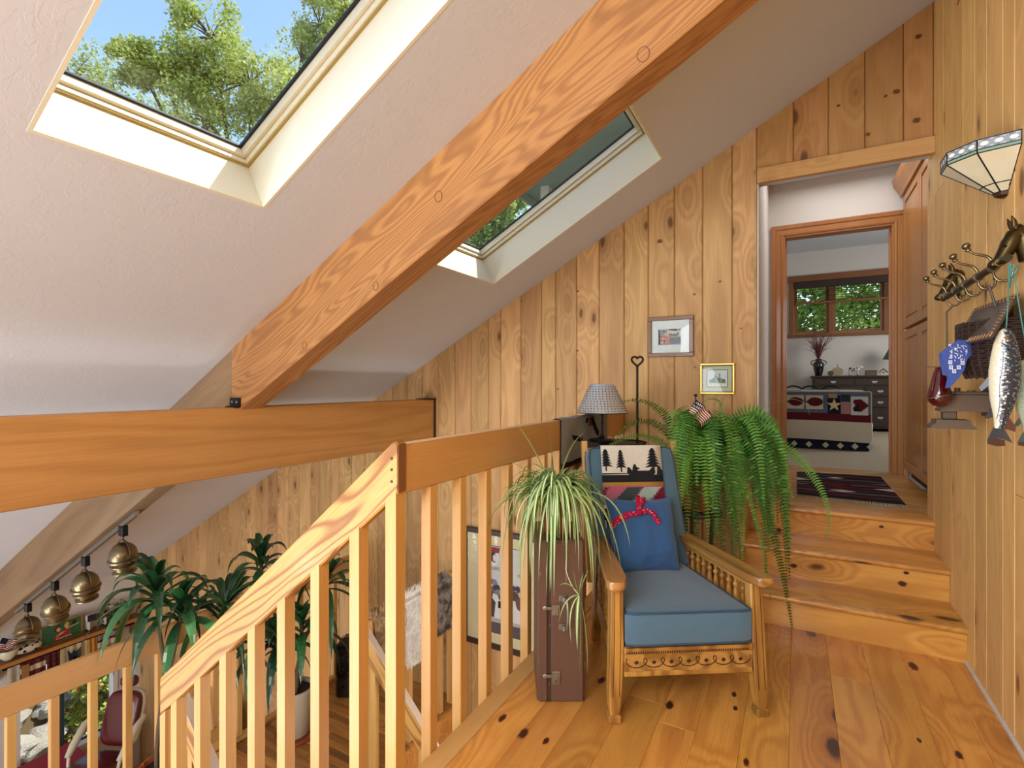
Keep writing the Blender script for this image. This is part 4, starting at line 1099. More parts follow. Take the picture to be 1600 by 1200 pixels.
# ------------------------------------------------------------------ iron stand with heart finial, lamp
ist = PX(972, 690, 3.02)
isd = thing('iron_stand', 'black iron stand behind the armchair with a tall heart-topped rod', 'stand', M=T(ist.x, ist.y, 0) @ RZ(TH))
hz = PX(996, 563, 3.05).z + .035; zt3 = ist.z - .003
def heart(cx, cy, cz, s_):
    P = []
    for i in range(25):
        t = 2 * PI * i / 24; P.append((cx + s_ * .0625 * 16 * math.sin(t) ** 3 / 1.0, cy, cz + s_ * .0625 * (13 * math.cos(t) - 5 * math.cos(2 * t) - 2 * math.cos(3 * t) - math.cos(4 * t))))
    return P
xr_ = .09
obj('rod', MB().tube([(xr_, 0, 0.02), (xr_, 0, hz - .075)], .007, 8), M['black'], isd, smooth=60)
obj('heart_finial', MB().tube(heart(xr_, 0, hz - .040, .034), .0062, 6), M['black'], isd, smooth=60)
obj('tray_rim', MB().tube(arc((0, 0, zt3), .14, 0, 2 * PI, 28, V(1, 0, 0), V(0, 1, 0)), .005, 6), M['black'], isd, smooth=60)
obj('tray', MB().lathe([(.135, zt3 - .012), (.139, zt3 - .006), (.135, zt3 - .003)], 28), M['black'], isd)
for sg in (-1, 1): obj('scroll', MB().tube(arc((sg * .07, -.12, zt3 - .03), .03, 0, 1.5 * PI, 14, V(1, 0, 0), V(0, 0, 1)), .004, 6), M['black'], isd, smooth=60)
for k in range(3):
    a = k * 2 * PI / 3 + PI / 2; c_, s2_ = math.cos(a), math.sin(a)
    obj('leg', MB().tube([(.13 * c_, .13 * s2_, zt3 - .01), (.09 * c_, .09 * s2_, zt3 * .5), (.14 * c_, .14 * s2_, .008)], .006, 6), M['black'], isd, smooth=60)
lp = PX(941, 690, 2.96)
lm = thing('table_lamp', 'small lamp with punched tin shade and black candlestick base', 'lamp', M=T(lp.x, lp.y, lp.z) @ RZ(TH))
obj('base', MB().lathe([(.075, 0), (.078, .004), (.078, .012), (.07, .016), (.03, .02), (.012, .03), (.008, .05)], 24), M['black'], lm, smooth=50)
obj('stem', MB().tube([(0, 0, .04), (0, 0, .20)], .006, 8).lathe([(.005, .10), (.010, .11), (.005, .12)], 10), M['black'], lm, smooth=60)
obj('socket', MB().lathe([(.008, .155), (.016, .165), (.016, .20), (.008, .205)], 12), M['black'], lm, smooth=50)
sz0, sz1, rb_, rt_ = .168, .335, .148, .068
sh = obj('lamp_shade', MB().lathe([(rb_ - .002, sz0), (rb_, sz0 + .001), (rt_, sz1 - .006), (rt_ - .008, sz1), (rt_ - .014, sz1), (rt_ - .004, sz1 - .006), (rb_ - .004, sz0 + .002)], 40), M['tin'], lm, smooth=40)
pn = MB(); rows_ = 11
for j in range(rows_):
    t = (j + 1) / (rows_ + 1.2); z = sz0 + (sz1 - sz0) * t; r_ = rb_ + (rt_ - rb_) * t; nn_ = int(2 * PI * r_ / .019)
    for i in range(nn_):
        a = 2 * PI * (i + .5 * (j % 2)) / nn_ + rr.uniform(-.02, .02)
        pn.lathe([(.0036, 0), (.0030, .0014), (.0004, .0016)], 5, M=T(r_ * math.cos(a), r_ * math.sin(a), z) @ RZ(a) @ RY(PI / 2 - .40))
obj('punched_dots', pn, M['darkw'], sh, kind='stuff')
obj('shade_ring', MB().tube(arc((0, 0, sz0 + .001), rb_ - .001, 0, 2 * PI, 36, V(1, 0, 0), V(0, 1, 0)), .0025, 5), M['black'], lm, smooth=60)

# grey saddle blanket over the railing end
GYB = lin('98989a')
sb = thing('saddle_blanket', 'grey wool blanket with black and rust figures over the railing end', 'blanket')
def sbf(u, v):
    y = 2.46 + (3.22 - 2.46) * u; s_ = v * .62 - .26   # s: distance from the near side hem
    if s_ < -.0: z = 1.064 + s_; x = -1.074
    elif s_ < .046: z = 1.066; x = -1.074 - s_
    else: z = 1.064 - (s_ - .046); x = -1.124
    return (x + .004 * math.sin(u * 17) * (abs(s_) > .04), y, z + .003 * math.sin(u * 23))
obj('cloth', MB().slab(sbf, 14, 24, .006, lambda u, v: GYB if v > .06 else lin('2a1c20')), M['cloth'], sb, smooth=50)
pt = MB(); 
def sq(pts, c):
    pt.poly([(-1.0695, y, z) for y, z in pts], c)
sq([(2.72, .92), (2.78, .92), (2.84, 1.0), (2.86, 1.05), (2.82, 1.05), (2.80, .99)], lin('16161a')); sq([(2.60, .97), (2.63, .94), (2.73, .925), (2.72, .955)], lin('16161a'))
sq([(2.90, 1.04), (2.94, 1.05), (3.02, .97), (2.98, .95)], lin('16161a')); sq([(2.98, .95), (3.02, .97), (3.08, .96), (3.04, .92)], lin('16161a'))
sq([(2.86, 1.0), (2.88, 1.055), (2.96, 1.055), (2.92, 1.0)], lin('7a4034')); sq([(3.02, .86), (3.06, .92), (3.12, .88), (3.1, .83)], lin('7a4034'))
obj('woven_figures', pt, M['cloth'], sb, kind='stuff')

# ------------------------------------------------------------------ framed pictures
def picture(name, lab, x0, x1, z0, z1, y, fw, fmat, mat_col, inner, patches, depth=.022, rim=None, mats=None):
    """inner: x0,x1,z0,z1 fractions; patches are (list of (a,b) fractions, colour) in the image"""
    o = thing(name, lab, 'picture', ((x0 + x1) / 2, y, z0)); W_, H_ = (x1 - x0) / 2, z1 - z0
    for q in ((-W_, W_, 0, fw), (-W_, W_, H_ - fw, H_)): obj('frame_bar', MB().box(q[0], q[1], -depth, 0, q[2], q[3], .003), M[fmat], o)
    for q in ((-W_, -W_ + fw), (W_ - fw, W_)): obj('frame_bar', MB().box(q[0], q[1], -depth, 0, fw, H_ - fw, .003), M[fmat], o)
    iw, ih = W_ - fw, H_ - 2 * fw
    m = MB().box(-iw, iw, -.010, -.004, fw, H_ - fw, col=mat_col); obj('mat_board', m, M['print'], o)
    a, b, c, d = inner; X = lambda f: -iw + 2 * iw * (a + (b - a) * f); Z = lambda f: fw + ih * (c + (d - c) * f)
    if rim: obj('inner_rim', MB().box(X(0) - .004, X(1) + .004, -.012, -.0095, Z(0) - .004, Z(1) + .004, col=rim), M['print'], o)
    pm = MB()
    for k, (pts, col) in enumerate(patches): pm.poly([(X(u), -.0125 - .00015 * k, Z(v)) for u, v in pts], col)
    obj('print', pm, M['print'], o)
    obj('glass', MB().box(-iw, iw, -.0185, -.0175, fw, H_ - fw), M['glass'], o)
    return o
def blob(cx, cy, rx, ry, n=9, jit=.25, r=random.Random(4)):
    return [(cx + rx * math.cos(2 * PI * i / n) * (1 + r.uniform(-jit, jit)), cy + ry * math.sin(2 * PI * i / n) * (1 + r.uniform(-jit, jit))) for i in range(n)]
FULL = [(0, 0), (1, 0), (1, 1), (0, 1)]
pr_a = [(FULL, lin('8d99a6')), ([(0, 0), (1, 0), (1, .45), (0, .55)], lin('6f8290')), ([(.35, .55), (1, .5), (1, .9), (.4, .95)], lin('c9cdc8'))]
for i in range(26): pr_a.append((blob(rr.uniform(.05, .48), rr.uniform(.1, .9) * (1 if i % 2 else .9), .06, .08), rr.choice((lin('c46a62'), lin('d98a80'), lin('a8483f'), lin('e0a89c')))))
for i in range(12): pr_a.append((blob(rr.uniform(.5, .9), rr.uniform(.45, .7), .05, .08), rr.choice((lin('4a5a50'), lin('68786c'), lin('b39a78')))))
pr_a.append(([(.0, 0), (.07, 0), (.05, 1), (.0, 1)], lin('3a302c'))); pr_a.append(([(.5, .93), (.85, .88), (.8, 1), (.45, 1)], lin('3a3a34')))
picture('framed_picture', 'walnut-framed small photo of pink blossoms with wide white mat', -.903, -.598, 1.437, 1.713, 3.598, .027, 'frame', lin('dfe3e6'), (.19, .78, .26, .72), pr_a, rim=lin('b8bcc0'))
pr_b = [(FULL, lin('d6dfe0')), ([(0, .0), (1, 0), (1, .22), (0, .25)], lin('e4e4da')), ([(.08, .22), (.92, .2), (.95, .3), (.05, .3)], lin('7f9a76'))]
for a, b, h in ((.1, .25, .42), (.25, .38, .5), (.36, .40, .72), (.4, .52, .6), (.52, .6, .5), (.60, .645, .78), (.64, .74, .5), (.74, .9, .44)): pr_b.append(([(a, .28), (b, .28), (b, h), ((a + b) / 2, h + .04), (a, h)], rr.choice((lin('6f8272'), lin('8a988c'), lin('56685c')))))
pr_b.append(([(.3, .10), (.7, .10), (.7, .115), (.3, .115)], lin('a8a8a4')))
pbo = picture('framed_picture', 'gold-framed print of a spired building with pale mat', -.556, -.343, 1.183, 1.387, 3.598, .014, 'gold', lin('cfcab0'), (.17, .83, .2, .82), pr_b, rim=lin('2c3a44'))
obj('frame_liner', MB().box(-.0935, -.088, -.016, -.012, .014, .19).box(.088, .0935, -.016, -.012, .014, .19).box(-.088, .088, -.016, -.012, .184, .19).box(-.088, .088, -.016, -.012, .014, .019), M['darkw'], pbo)
# poster behind the balusters
GYM = lin('dcc8a4'); pc = [(FULL, lin('d5cfd2')), ([(0, 0), (1, 0), (1, .14), (0, .13)], lin('584c58')), ([(0, .12), (1, .13), (1, .17), (0, .18)], lin('b8b0b4')),
      ([(0, .17), (.3, .18), (.42, .42), (.40, .5), (0, .5)], lin('4a3f48'))]
for i in range(24): pc.append((blob(rr.uniform(.03, .97), rr.uniform(.46, .60), .05, .035), rr.choice((lin('6f6478'), lin('8e8494'), lin('4a4054')))))
pc += [([(.30, .18), (.50, .17), (.56, .40), (.50, .44), (.45, .30), (.38, .44), (.28, .46), (.26, .40), (.33, .36)], lin('e6dfdf')), ([(.38, .30), (.47, .30), (.47, .38), (.38, .38)], lin('1c1820')),
       ([(.62, .17), (.95, .17), (.9, .38), (.74, .44), (.64, .36)], lin('e2dadc')), (blob(.7, .47, .09, .06), lin('5a4238')), (blob(.8, .40, .08, .08), lin('6a5048')), (blob(.28, .88, .12, .1), lin('e8e2e0')),
       ([(.14, .99), (.42, .99), (.40, .93), (.18, .92)], lin('8c1c34')), (blob(.29, .87, .07, .065), lin('2c2428')), (blob(.31, .865, .045, .045), lin('d8d0d0'))]
for zc_, n_, a_, b_ in ((.74, 14, .12, .95), (.70, 18, .14, .9), (.66, 12, .2, .8)):
    pass
po = picture('framed_poster', 'black-and-white photo poster with red cap detail, dark frame and grey mat', -2.462, -1.70, -.915, .052, 3.598, .042, 'darkw', GYM, (.185, .87, .10, .90), pc, depth=.03, rim=lin('2a333a'))
def text(body, size, mat, parent, M_, name='lettering', ext=.0004, align='LEFT'):
    c = bpy.data.curves.new(name, 'FONT'); c.body = body; c.size = size; c.extrude = ext; c.align_x = align; c.resolution_u = 2
    c.materials.append(mat); t_o = bpy.data.objects.new('tmp', c); me = bpy.data.meshes.new_from_object(t_o); me.name = name
    bpy.data.objects.remove(t_o); bpy.data.curves.remove(c)
    o = bpy.data.objects.new(name, me); link(o, parent); o.matrix_basis = M_; return o
INK = plain('print_ink', '8a8590', .7)
text('CLASSIC M', .040, INK, po, T(-.165, -.0175, .645) @ RX(PI / 2)); text('IST FR', .040, INK, po, T(.14, -.0175, .62) @ RX(PI / 2))

# light switch and outlet in the hall
sw_ = thing('light_switch', 'white toggle light switch on the hall wall edge', 'switch', (-.2155, 3.93, 1.56), PI / 2)
obj('plate', MB().box(-.035, .035, -.006, 0, 0, .115, .002), M['ivory'], sw_); obj('toggle', MB().box(-.005, .005, -.02, -.005, .05, .068, .001), M['ivory'], sw_)

# ------------------------------------------------------------------ things on the right wall
def PP(u, v, x=None, y=None, z=None):
    a = (u - 800) / 798; d = FW + RT * a + V(0, 0, (600 - v) / 798)
    t = x / d.x if x is not None else y / d.y if y is not None else (z - CAMH) / d.z
    return d * t + V(0, 0, CAMH)
sco = thing('wall_sconce', 'stained glass half-cone sconce with cream panes and jewelled rim', 'lamp', (XR, 2.50, 1.93))
segs = 5; RY_, RX_ = .152, .185
def rim(k, f, z): a = PI * k / segs; return V(-math.sin(a) * (RX_ * f + .0), math.cos(a) * RY_ * f, z)
zA, zB, zC, zD, zE = .182, .148, .136, .045, .018
def fz(z): return .20 + .80 * (z - zE) / (zC - zE) if z <= zC else 1.0
def pane(k, z0, z1, mat, nm, col=None, parent=sco):
    q = [rim(k, fz(z0), z0), rim(k + 1, fz(z0), z0), rim(k + 1, fz(z1), z1), rim(k, fz(z1), z1)]
    n_ = (q[1] - q[0]).cross(q[3] - q[0]).normalized()
    if n_.x > 0: n_ = -n_
    m = MB().prism(q, -n_ * .003, col=col); return obj(nm, m, mat, parent), q, n_
for k in range(segs):
    pane(k, zE, zD, M['opal'], 'pane'); pane(k, zD, zC, M['opal'], 'pane')
    pane(k, zC, zB, M['print'], 'green_border', lin('8aa88c'))
    b_, q, n_ = pane(k, zB, zA, M['glaze'], 'jewel_band', lin('8d97a4'))
    jm = MB()
    def at(u, v): return q[0].lerp(q[1], u).lerp(q[3].lerp(q[2], u), v) + n_ * .0008
    for i in range(3):
        c = (i + .5) / 3; du = .11
        jm.poly([at(c - du, .5), at(c - du * .5, .70), at(c + du * .5, .70), at(c + du, .5), at(c + du * .5, .30), at(c - du * .5, .30)], lin('f2efe0'))
    for i in range(7):
        for v0 in (.08, .78): jm.poly([at(i / 7 + .01, v0), at(i / 7 + .09, v0), at(i / 7 + .09, v0 + .14), at(i / 7 + .01, v0 + .14)], lin('6a7686') if i % 2 else lin('b7bfc8'))
    obj('jewels', jm, M['glaze'], b_, kind='stuff')
cm3 = MB()
for z in (zA, zB, zC, zD, zE): cm3.tube([rim(k, fz(z), z) for k in range(segs + 1)], .0022, 5)
for k in range(segs + 1): cm3.tube([rim(k, fz(zE), zE), rim(k, 1, zC), rim(k, 1, zA)], .0024, 5)
obj('lead_came', cm3, M['lead'], sco)
obj('bottom_cap', MB().loft([[rim(k, .20, zE) for k in range(segs + 1)], [rim(k, .17, zE - .012) for k in range(segs + 1)], [rim(k, .09, zE - .018) for k in range(segs + 1)]], caps=True), M['bronze'], sco)
obj('back_plate', MB().box(-.004, 0, -.05, .05, .03, .15), M['bronze'], sco)

rk = thing('coat_rack', 'antique brass coat rack with two horse heads and five double hooks', 'coat rack', (.60, 2.62, 1.652))
obj('bar', MB().tube([(0, .42, -.008), (0, -.40, .006)], .0125, 12), plain('rack_bar', '3f3a2c', .4, .7), rk, smooth=60)
for i, yy in enumerate((2.99, 2.84, 2.69, 2.53, 2.36)):
    y0 = yy - 2.62; m = MB(); dz = -.008 + .006 * i / 2
    m.tube(bez3((0, y0, .010), (-.005, y0, .062), (-.052, y0, .040), (-.066, y0, .072), 12), [.0052] * 8 + [.0045, .004, .004, .004, .004], 8)
    h_ = obj('hook', m, M['brass'], rk, smooth=60)
    obj('knob', MB().lathe([(.002, -.004), (.009, 0), (.0095, .004), (.006, .008), (.0125, .014), (.0135, .021), (.009, .028), (.002, .030)], 12, M=T(-.066, y0, .068) @ RY(-.35)), M['brass'], h_, smooth=50)
    obj('lower_hook', MB().tube(bez3((0, y0, -.012), (-.002, y0 - .004, -.060), (.052, y0 - .01, -.060), (.046, y0 - .012, -.018), 12), .0045, 7).lathe([(.001, 0), (.007, .003), (.007, .01), (.001, .013)], 8, M=T(.046, y0 - .012, -.02)), M['brass'], h_, smooth=60)
    obj('collar', MB().tube([(0, y0 - .008, 0), (0, y0 + .008, 0)], .0165, 12), M['brass'], h_, smooth=60)
def horse_head(y0):
    m = MB(); sp_ = [(-.030, -.012, .012, .012), (-.026, -.006, .019, .018), (-.010, .006, .021, .021), (.006, .030, .020, .027), (.020, .060, .023, .033), (.034, .088, .022, .034), (.046, .098, .020, .030), (.058, .072, .021, .036), (.066, .035, .024, .040), (.069, .0, .026, .036)]
    rings = []
    for i, (x_, z_, wy, wn) in enumerate(sp_):
        a = sp_[max(i - 1, 0)]; b = sp_[min(i + 1, len(sp_) - 1)]; t = V(b[0] - a[0], 0, b[1] - a[1]).normalized(); n_ = V(-t.z, 0, t.x)
        rings.append([V(x_, y0, z_) + n_ * wn * .8 * math.sin(2 * PI * k / 12) + V(0, wy * math.cos(2 * PI * k / 12), 0) for k in range(12)])
    m.loft(rings)
    h_ = obj('horse_head', m, M['brassd'], rk, smooth=60)
    for sg in (-1, 1):
        obj('ear', MB().tube([(.030, y0 + sg * .014, .112), (.024, y0 + sg * .018, .132), (.018, y0 + sg * .019, .150)], [.008, .007, .001], 6), M['brassd'], h_, smooth=60)
        obj('eye', MB().lathe([(.001, -.004), (.005, 0), (.001, .004)], 8, M=T(.002, y0 + sg * .021, .052)), M['black'], h_)
        obj('nostril_ring', MB().tube(arc((-.012, y0 + sg * .020, .0), .011, 0, 2 * PI, 12), .003, 6), M['brass'], h_, smooth=60)
    mn = MB()
    for k in range(7): mn.tube([(.040 + .004 * k, y0, .118 - .016 * k), (.056 + .003 * k, y0 + .004 * (-1) ** k, .112 - .018 * k)], [.008, .004], 6)
    obj('mane', mn, M['brassd'], h_, smooth=60)
horse_head(.405); horse_head(-.345)

# creel basket with leather lid
cr = thing('fishing_creel', 'dark wicker fishing creel with tooled leather lid hanging on the wall', 'basket', (XR, 2.44, 1.27))
def dloop(z, k):
    P = []
    for i in range(27):
        a = PI * i / 26; P.append(V(-.010 - .135 * k * max(0, math.sin(a)) ** .7, .185 * k * math.cos(a), z))
    return P
wk_ = MB(); NR = 24
for i in range(NR):
    z = .008 + i * .0082; k = .80 + .20 * math.sin(min(1, i / 14) * PI / 2)
    P = dloop(z, k); P = [p + V(0, 0, .0015 * (-1) ** (j + i)) for j, p in enumerate(P)]
    wk_.tube(P, .0046, 5)
obj('woven_strands', wk_, M['wicker'], cr, kind='stuff', smooth=60)
rb = MB()
for i in range(1, 26, 2):
    pts = [V(dloop(0, k2)[i].x, dloop(0, k2)[i].y, z) for z, k2 in ((.0, .80), (.05, .93), (.12, 1.0), (.20, 1.0))]; rb.tube(pts, .0042, 5)
obj('ribs', rb, M['wicker'], cr, kind='stuff')
obj('lining', MB().loft([[p for p in dloop(.004, .76)], [p for p in dloop(.12, .95)], [p for p in dloop(.20, .95)]]), M['black'], cr)
lc = [PP(1487, 541, x=.535), PP(1522, 482, x=.645), PP(1590, 459, x=.645), PP(1548, 527, x=.505)]
o_ = V(XR, 2.44, 1.27); lc = [p - o_ for p in lc]; ln_ = (lc[1] - lc[0]).cross(lc[3] - lc[0]).normalized()
if ln_.x > 0: ln_ = -ln_
lid = obj('leather_lid', MB().prism(lc, -ln_ * .006), M['leather'], cr)
def LQ(u, v, h=.001): return lc[0].lerp(lc[3], u).lerp(lc[1].lerp(lc[2], u), v) + ln_ * h
eb = MB()
for r_ in (.36, .31, .14): eb.tube([LQ(.5 + r_ * math.cos(2 * PI * k / 24), .47 + r_ * math.sin(2 * PI * k / 24)) for k in range(25)], .0022, 5)
eb.tube([LQ(.40, .40), LQ(.46, .56), LQ(.56, .58), LQ(.60, .46), LQ(.52, .36), LQ(.46, .44), LQ(.53, .50)], .002, 5)
obj('embossing', eb, M['leather'], lid, smooth=60)
stt = MB()
for k in range(14):
    t = (k + .5) / 14
    for a, b in (((t, .02), (t + .03, .10)), ((t, .98), (t + .03, .90)), ((.02, t), (.08, t + .03)), ((.98, t), (.92, t + .03))): stt.tube([LQ(*a, h=.001), LQ(*b, h=.002)], .0018, 4)
obj('stitching', stt, M['header'], lid, kind='stuff')
obj('strap', MB().tube([(-.04, -.02, .22), (-.065, -.012, .335)], .004, 6), M['leather'], cr, smooth=60)
rod = thing('hanging_rod', 'thin dark iron rod hanging from the far hook above the bandana', 'hanger')
obj('shaft', MB().tube([PP(1479, 487, x=.60), PP(1480, 540, x=.60), PP(1481, 575, x=.62)], .004, 6).tube([PP(1480, 487, x=.60), PP(1489, 478, x=.61)], .003, 6), M['cast'], rod, smooth=60)

bn = thing('bandana', 'blue bandana with white paisley print hanging below the creel lid', 'bandana')
bd_ = 1.98
def bq(u, v, d=0.0): return PX(u, v, 1.84 - .06 * (u - 1465) / 60 + .008 * math.sin((u - 1465) / 8) + d)
outl = [(1498, 531), (1478, 545), (1468, 553), (1470, 566), (1474, 586), (1482, 588), (1478, 607), (1486, 604), (1497, 592), (1507, 578), (1511, 562), (1522, 552), (1527, 535), (1528, 524), (1513, 531)]
obj('cloth', MB().prism([bq(u, v) for u, v in outl], FW * .004, col=lin('46589a')), M['cloth'], bn)
wp = MB()
for (u, v) in ((1485, 541), (1485, 549), (1485, 557), (1485, 566), (1486, 574), (1491, 580), (1498, 574), (1504, 567)):
    for s_, c in ((3.0, lin('e8e8f0')), (1.6, lin('46589a')), (.8, lin('e8e8f0'))): wp.poly([bq(u - s_, v - s_, -.003 - .001 * (3 - s_)), bq(u + s_, v - s_, -.003 - .001 * (3 - s_)), bq(u + s_, v + s_, -.003 - .001 * (3 - s_)), bq(u - s_, v + s_, -.003 - .001 * (3 - s_))], c)
for i in range(30):
    u, v = rr.uniform(1491, 1511), rr.uniform(537, 565); a = rr.uniform(0, 3); r_ = rr.uniform(1.5, 3.4)
    wp.poly([bq(u + r_ * math.cos(a), v + r_ * math.sin(a), -.006), bq(u - .7 * math.sin(a), v + .7 * math.cos(a), -.006), bq(u - r_ * math.cos(a), v - r_ * math.sin(a), -.006), bq(u + .7 * math.sin(a), v - .7 * math.cos(a), -.006)], lin('e8e8f0'))
obj('paisley_print', wp, M['cloth'], bn, kind='stuff')

# carved fish on twine
def fish(name, lab, M_, L, dark, mid, pale, belly_left=True, greens=False):
    o = thing(name, lab, 'carving', M=M_); m = MB()
    P = [(0, .004), (.02, .018), (.07, .028), (.14, .037), (.25, .045), (.38, .050), (.50, .048), (.62, .041), (.72, .031), (.80, .022), (.86, .018), (.88, .017)]
    n = 44; N = 90; rings = []; KW = .74
    P = [(a, b * KW) for a, b in P]
    def wid(t):
        for i in range(len(P) - 1):
            if P[i + 1][0] >= t: k = (t - P[i][0]) / (P[i + 1][0] - P[i][0]); return P[i][1] + (P[i + 1][1] - P[i][1]) * k
        return P[-1][1]
    for i in range(N + 1):
        t = .88 * i / N; w_ = wid(t); cx = .006 * math.sin(t * 3)
        rings.append([V(cx + w_ * math.cos(2 * PI * k / n), -w_ * .72 * math.sin(2 * PI * k / n), -L * t) for k in range(n)])
    vs = [p for r in rings for p in r]; fs = []; cs = []
    rf2 = random.Random(9)
    for i in range(N):
        for k in range(n):
            fs.append((i * n + k, i * n + (k + 1) % n, (i + 1) * n + (k + 1) % n, (i + 1) * n + k))
            c = math.cos(2 * PI * (k + .5) / n) + rf2.uniform(-.13, .13) + .25 * (noise.noise(V(i * .35, k * .5, 1)))
            cs.append(pale[0] if c < -.62 else pale[1] if c < -.28 else (mid if rf2.random() < .5 else pale[1] if rf2.random() < .35 else dark) if c < .12 else dark if c < .5 else mid if rf2.random() < .3 else dark)
    m.v = [Vector(p) for p in vs]; m.f = fs + [tuple(range(n))[::-1], tuple(range(N * n, N * n + n))]; m.c = cs + [dark, dark]
    obj('body', m, M['glaze'], o, smooth=60)
    def fin(nm, pts, col, th_=.006): obj(nm, MB().prism([(a * KW, -th_ / 2, b) for a, b in pts], (0, th_, 0), col=col), M['glaze'], o)
    fin('tail_fin', [(-.014, -.87 * L), (.016, -.87 * L), (.045, -1.0 * L), (.020, -.975 * L), (.0, -.965 * L), (-.020, -.98 * L), (-.032, -1.0 * L)], dark)
    fin('tail_tip', [(-.028, -.985 * L), (.0, -.968 * L), (.022, -.98 * L), (.024, -1.03 * L), (.0, -1.04 * L), (-.030, -1.025 * L)], lin('3c1c18'), .004)
    fin('dorsal_fin', [(.020, -.74 * L), (.052, -.86 * L), (.050, -.90 * L), (.018, -.88 * L)], lin('4a1f1a'))
    fin('pectoral_fin', [(-.040, -.42 * L), (-.068, -.53 * L), (-.060, -.56 * L), (-.036, -.50 * L)], mid)
    fin('pelvic_fin', [(-.026, -.70 * L), (-.044, -.80 * L), (-.030, -.80 * L), (-.020, -.76 * L)], dark)
    obj('eye', MB().lathe([(.001, -.003), (.005, 0), (.001, .003)], 10, M=T(.002, -.0175, -.085 * L) @ RX(PI / 2), col=lin('7a4a20')), M['glaze'], o, smooth=60)
    obj('gill', MB().tube([(-.010, -.0235, -.13 * L), (.004, -.0275, -.16 * L), (.010, -.0275, -.20 * L)], .0014, 5, col=dark), M['glaze'], o)
    obj('lateral_line', MB().tube([(-.006 + .002 * math.sin(i), -wid(.2 + .6 * i / 10) * .72 - .0008, -L * (.2 + .6 * i / 10)) for i in range(11)], .0008, 4, col=dark), M['glaze'], o)
    return o
fp_ = PX(1571, 513, 1.545)
FM = T(*fp_) @ RZ(TH - .62) @ RY(math.radians(3))
fish('carved_fish', 'painted wooden trout with cream belly and speckled grey back, hanging on teal twine', FM, .345, lin('232a36'), lin('6c7886'), (lin('d8d2b4'), lin('e2dcd2')))
fp2 = PP(1606, 560, x=.62)
fish('carved_fish', 'green-backed wooden fish hanging behind the speckled trout, at the photo edge', T(*fp2) @ RZ(TH - .6), .26, lin('2c4a48'), lin('5e8a7c'), (lin('b8c0a0'), lin('9ab0a0')))
tw = thing('twine', 'frayed teal twine looping from the brass rack to the fish', 'twine')
k0 = V(.60, 2.30, 1.66)
for j, (a, b, c) in enumerate((((1576, 412), (1577, 460), (1572, 514)), ((1583, 412), (1590, 470), (1604, 545)), ((1579, 412), (1580, 440), (1578, 452)), ((1577, 412), (1581, 430), (1576, 448)), ((1590, 412), (1588, 425), (1582, 436)))):
    obj('strand', MB().tube(bez(PP(*a, x=.59), PX(*b, 1.60), PX(*c, 1.555), 8), .0018, 5), M['twine'], tw, smooth=60)

# cast iron gadget and red glass
gd = thing('iron_gadget', 'brown cast iron antique with stepped pedestal foot mounted on the wall', 'antique', (XR, 2.69, 1.07))
def step(m, pts, y0, y1): m.prism([(a, y0, b) for a, b in pts], (0, y1 - y0, 0)); return m
obj('foot', step(MB(), [(-.190, 0), (-.046, 0), (-.046, .006), (-.062, .022), (-.064, .036), (-.170, .036), (-.172, .022), (-.188, .008)], -.045, .045), M['cast'], gd)
obj('column', MB().box(-.145, -.10, -.02, .02, .036, .072, .004), M['cast'], gd)
obj('housing', step(MB(), [(-.160, .070), (.0, .070), (.0, .136), (-.140, .136), (-.144, .090), (-.158, .078)], -.05, .05), M['cast'], gd)
obj('upper_plate', MB().box(-.115, -.002, -.045, .045, .136, .150, .003).tube([(-.10, -.02, .150), (-.10, -.02, .165)], .01, 10).tube([(-.06, -.03, .150), (-.06, -.03, .156)], .012, 12), M['cast'], gd, smooth=40)
obj('wall_plate', MB().box(-.006, 0, -.07, .07, .05, .18, .002), M['cast'], gd)
rg = thing('red_glass_drop', 'glossy dark red glass drop with a wire cradle left of the bandana', 'ornament', M=T(*PP(1468, 636, x=.50)))
obj('glass_drop', MB().lathe([(.004, 0), (.022, .006), (.036, .022), (.041, .042), (.037, .065), (.028, .10), (.020, .135), (.014, .158), (.010, .160)], 22), M['redglass'], rg, smooth=60)
obj('wire', MB().tube(arc((0, 0, .044), .043, 0, 2 * PI, 20, V(1, 0, .25), V(0, 1, 0)), .002, 5).tube([(-.05, .0, .160), (.03, 0, .160)], .0022, 5).tube([(.03, 0, .160), (.10, -.0, .150)], .0022, 5), M['steel'], rg, smooth=60)

# ------------------------------------------------------------------ hall: cabinets, rug
cbx = .78
def cabinet(name, lab, y0, y1, z0, z1):
    o = thing(name, lab, 'cabinet', (cbx, y0, z0))
    W2, H2 = y1 - y0, z1 - z0
    obj('body', MB().box(.022, .56, 0, W2, 0, H2, .002), M['cab'], o)
    d = thing_part = obj('door', MB().box(.006, .020, .004, W2 - .004, .004, H2 - .004, .002), M['cab'], o)
    fwid = .065
    for q in ((.004, .004 + fwid, .004, H2 - .004), (W2 - .004 - fwid, W2 - .004, .004, H2 - .004)): obj('stile', MB().box(-.004, .006, q[0], q[1], q[2], q[3], .003), M['cab'], d)
    for q in ((.004, .004 + fwid), (H2 - .004 - fwid, H2 - .004)): obj('rail', MB().box(-.004, .006, .004 + fwid, W2 - .004 - fwid, q[0], q[1], .003), M['cab'], d)
    obj('raised_panel', MB().box(-.001, .006, .09, W2 - .09, .09, H2 - .09, .006), M['cab'], d)
    return o
for nm, y0, y1, z0, z1 in (('upper cherry cabinet nearest the bedroom door', 4.63, 5.25, 1.70, 2.80), ('upper cherry cabinet nearest the plank wall', 3.98, 4.63, 1.70, 2.80),
                           ('lower cherry cabinet beside the bedroom door', 4.63, 5.25, .56, 1.685), ('lower cherry cabinet nearest the plank wall', 3.98, 4.63, .56, 1.685)):
    cabinet('hall_cabinet', nm, y0, y1, z0, z1)
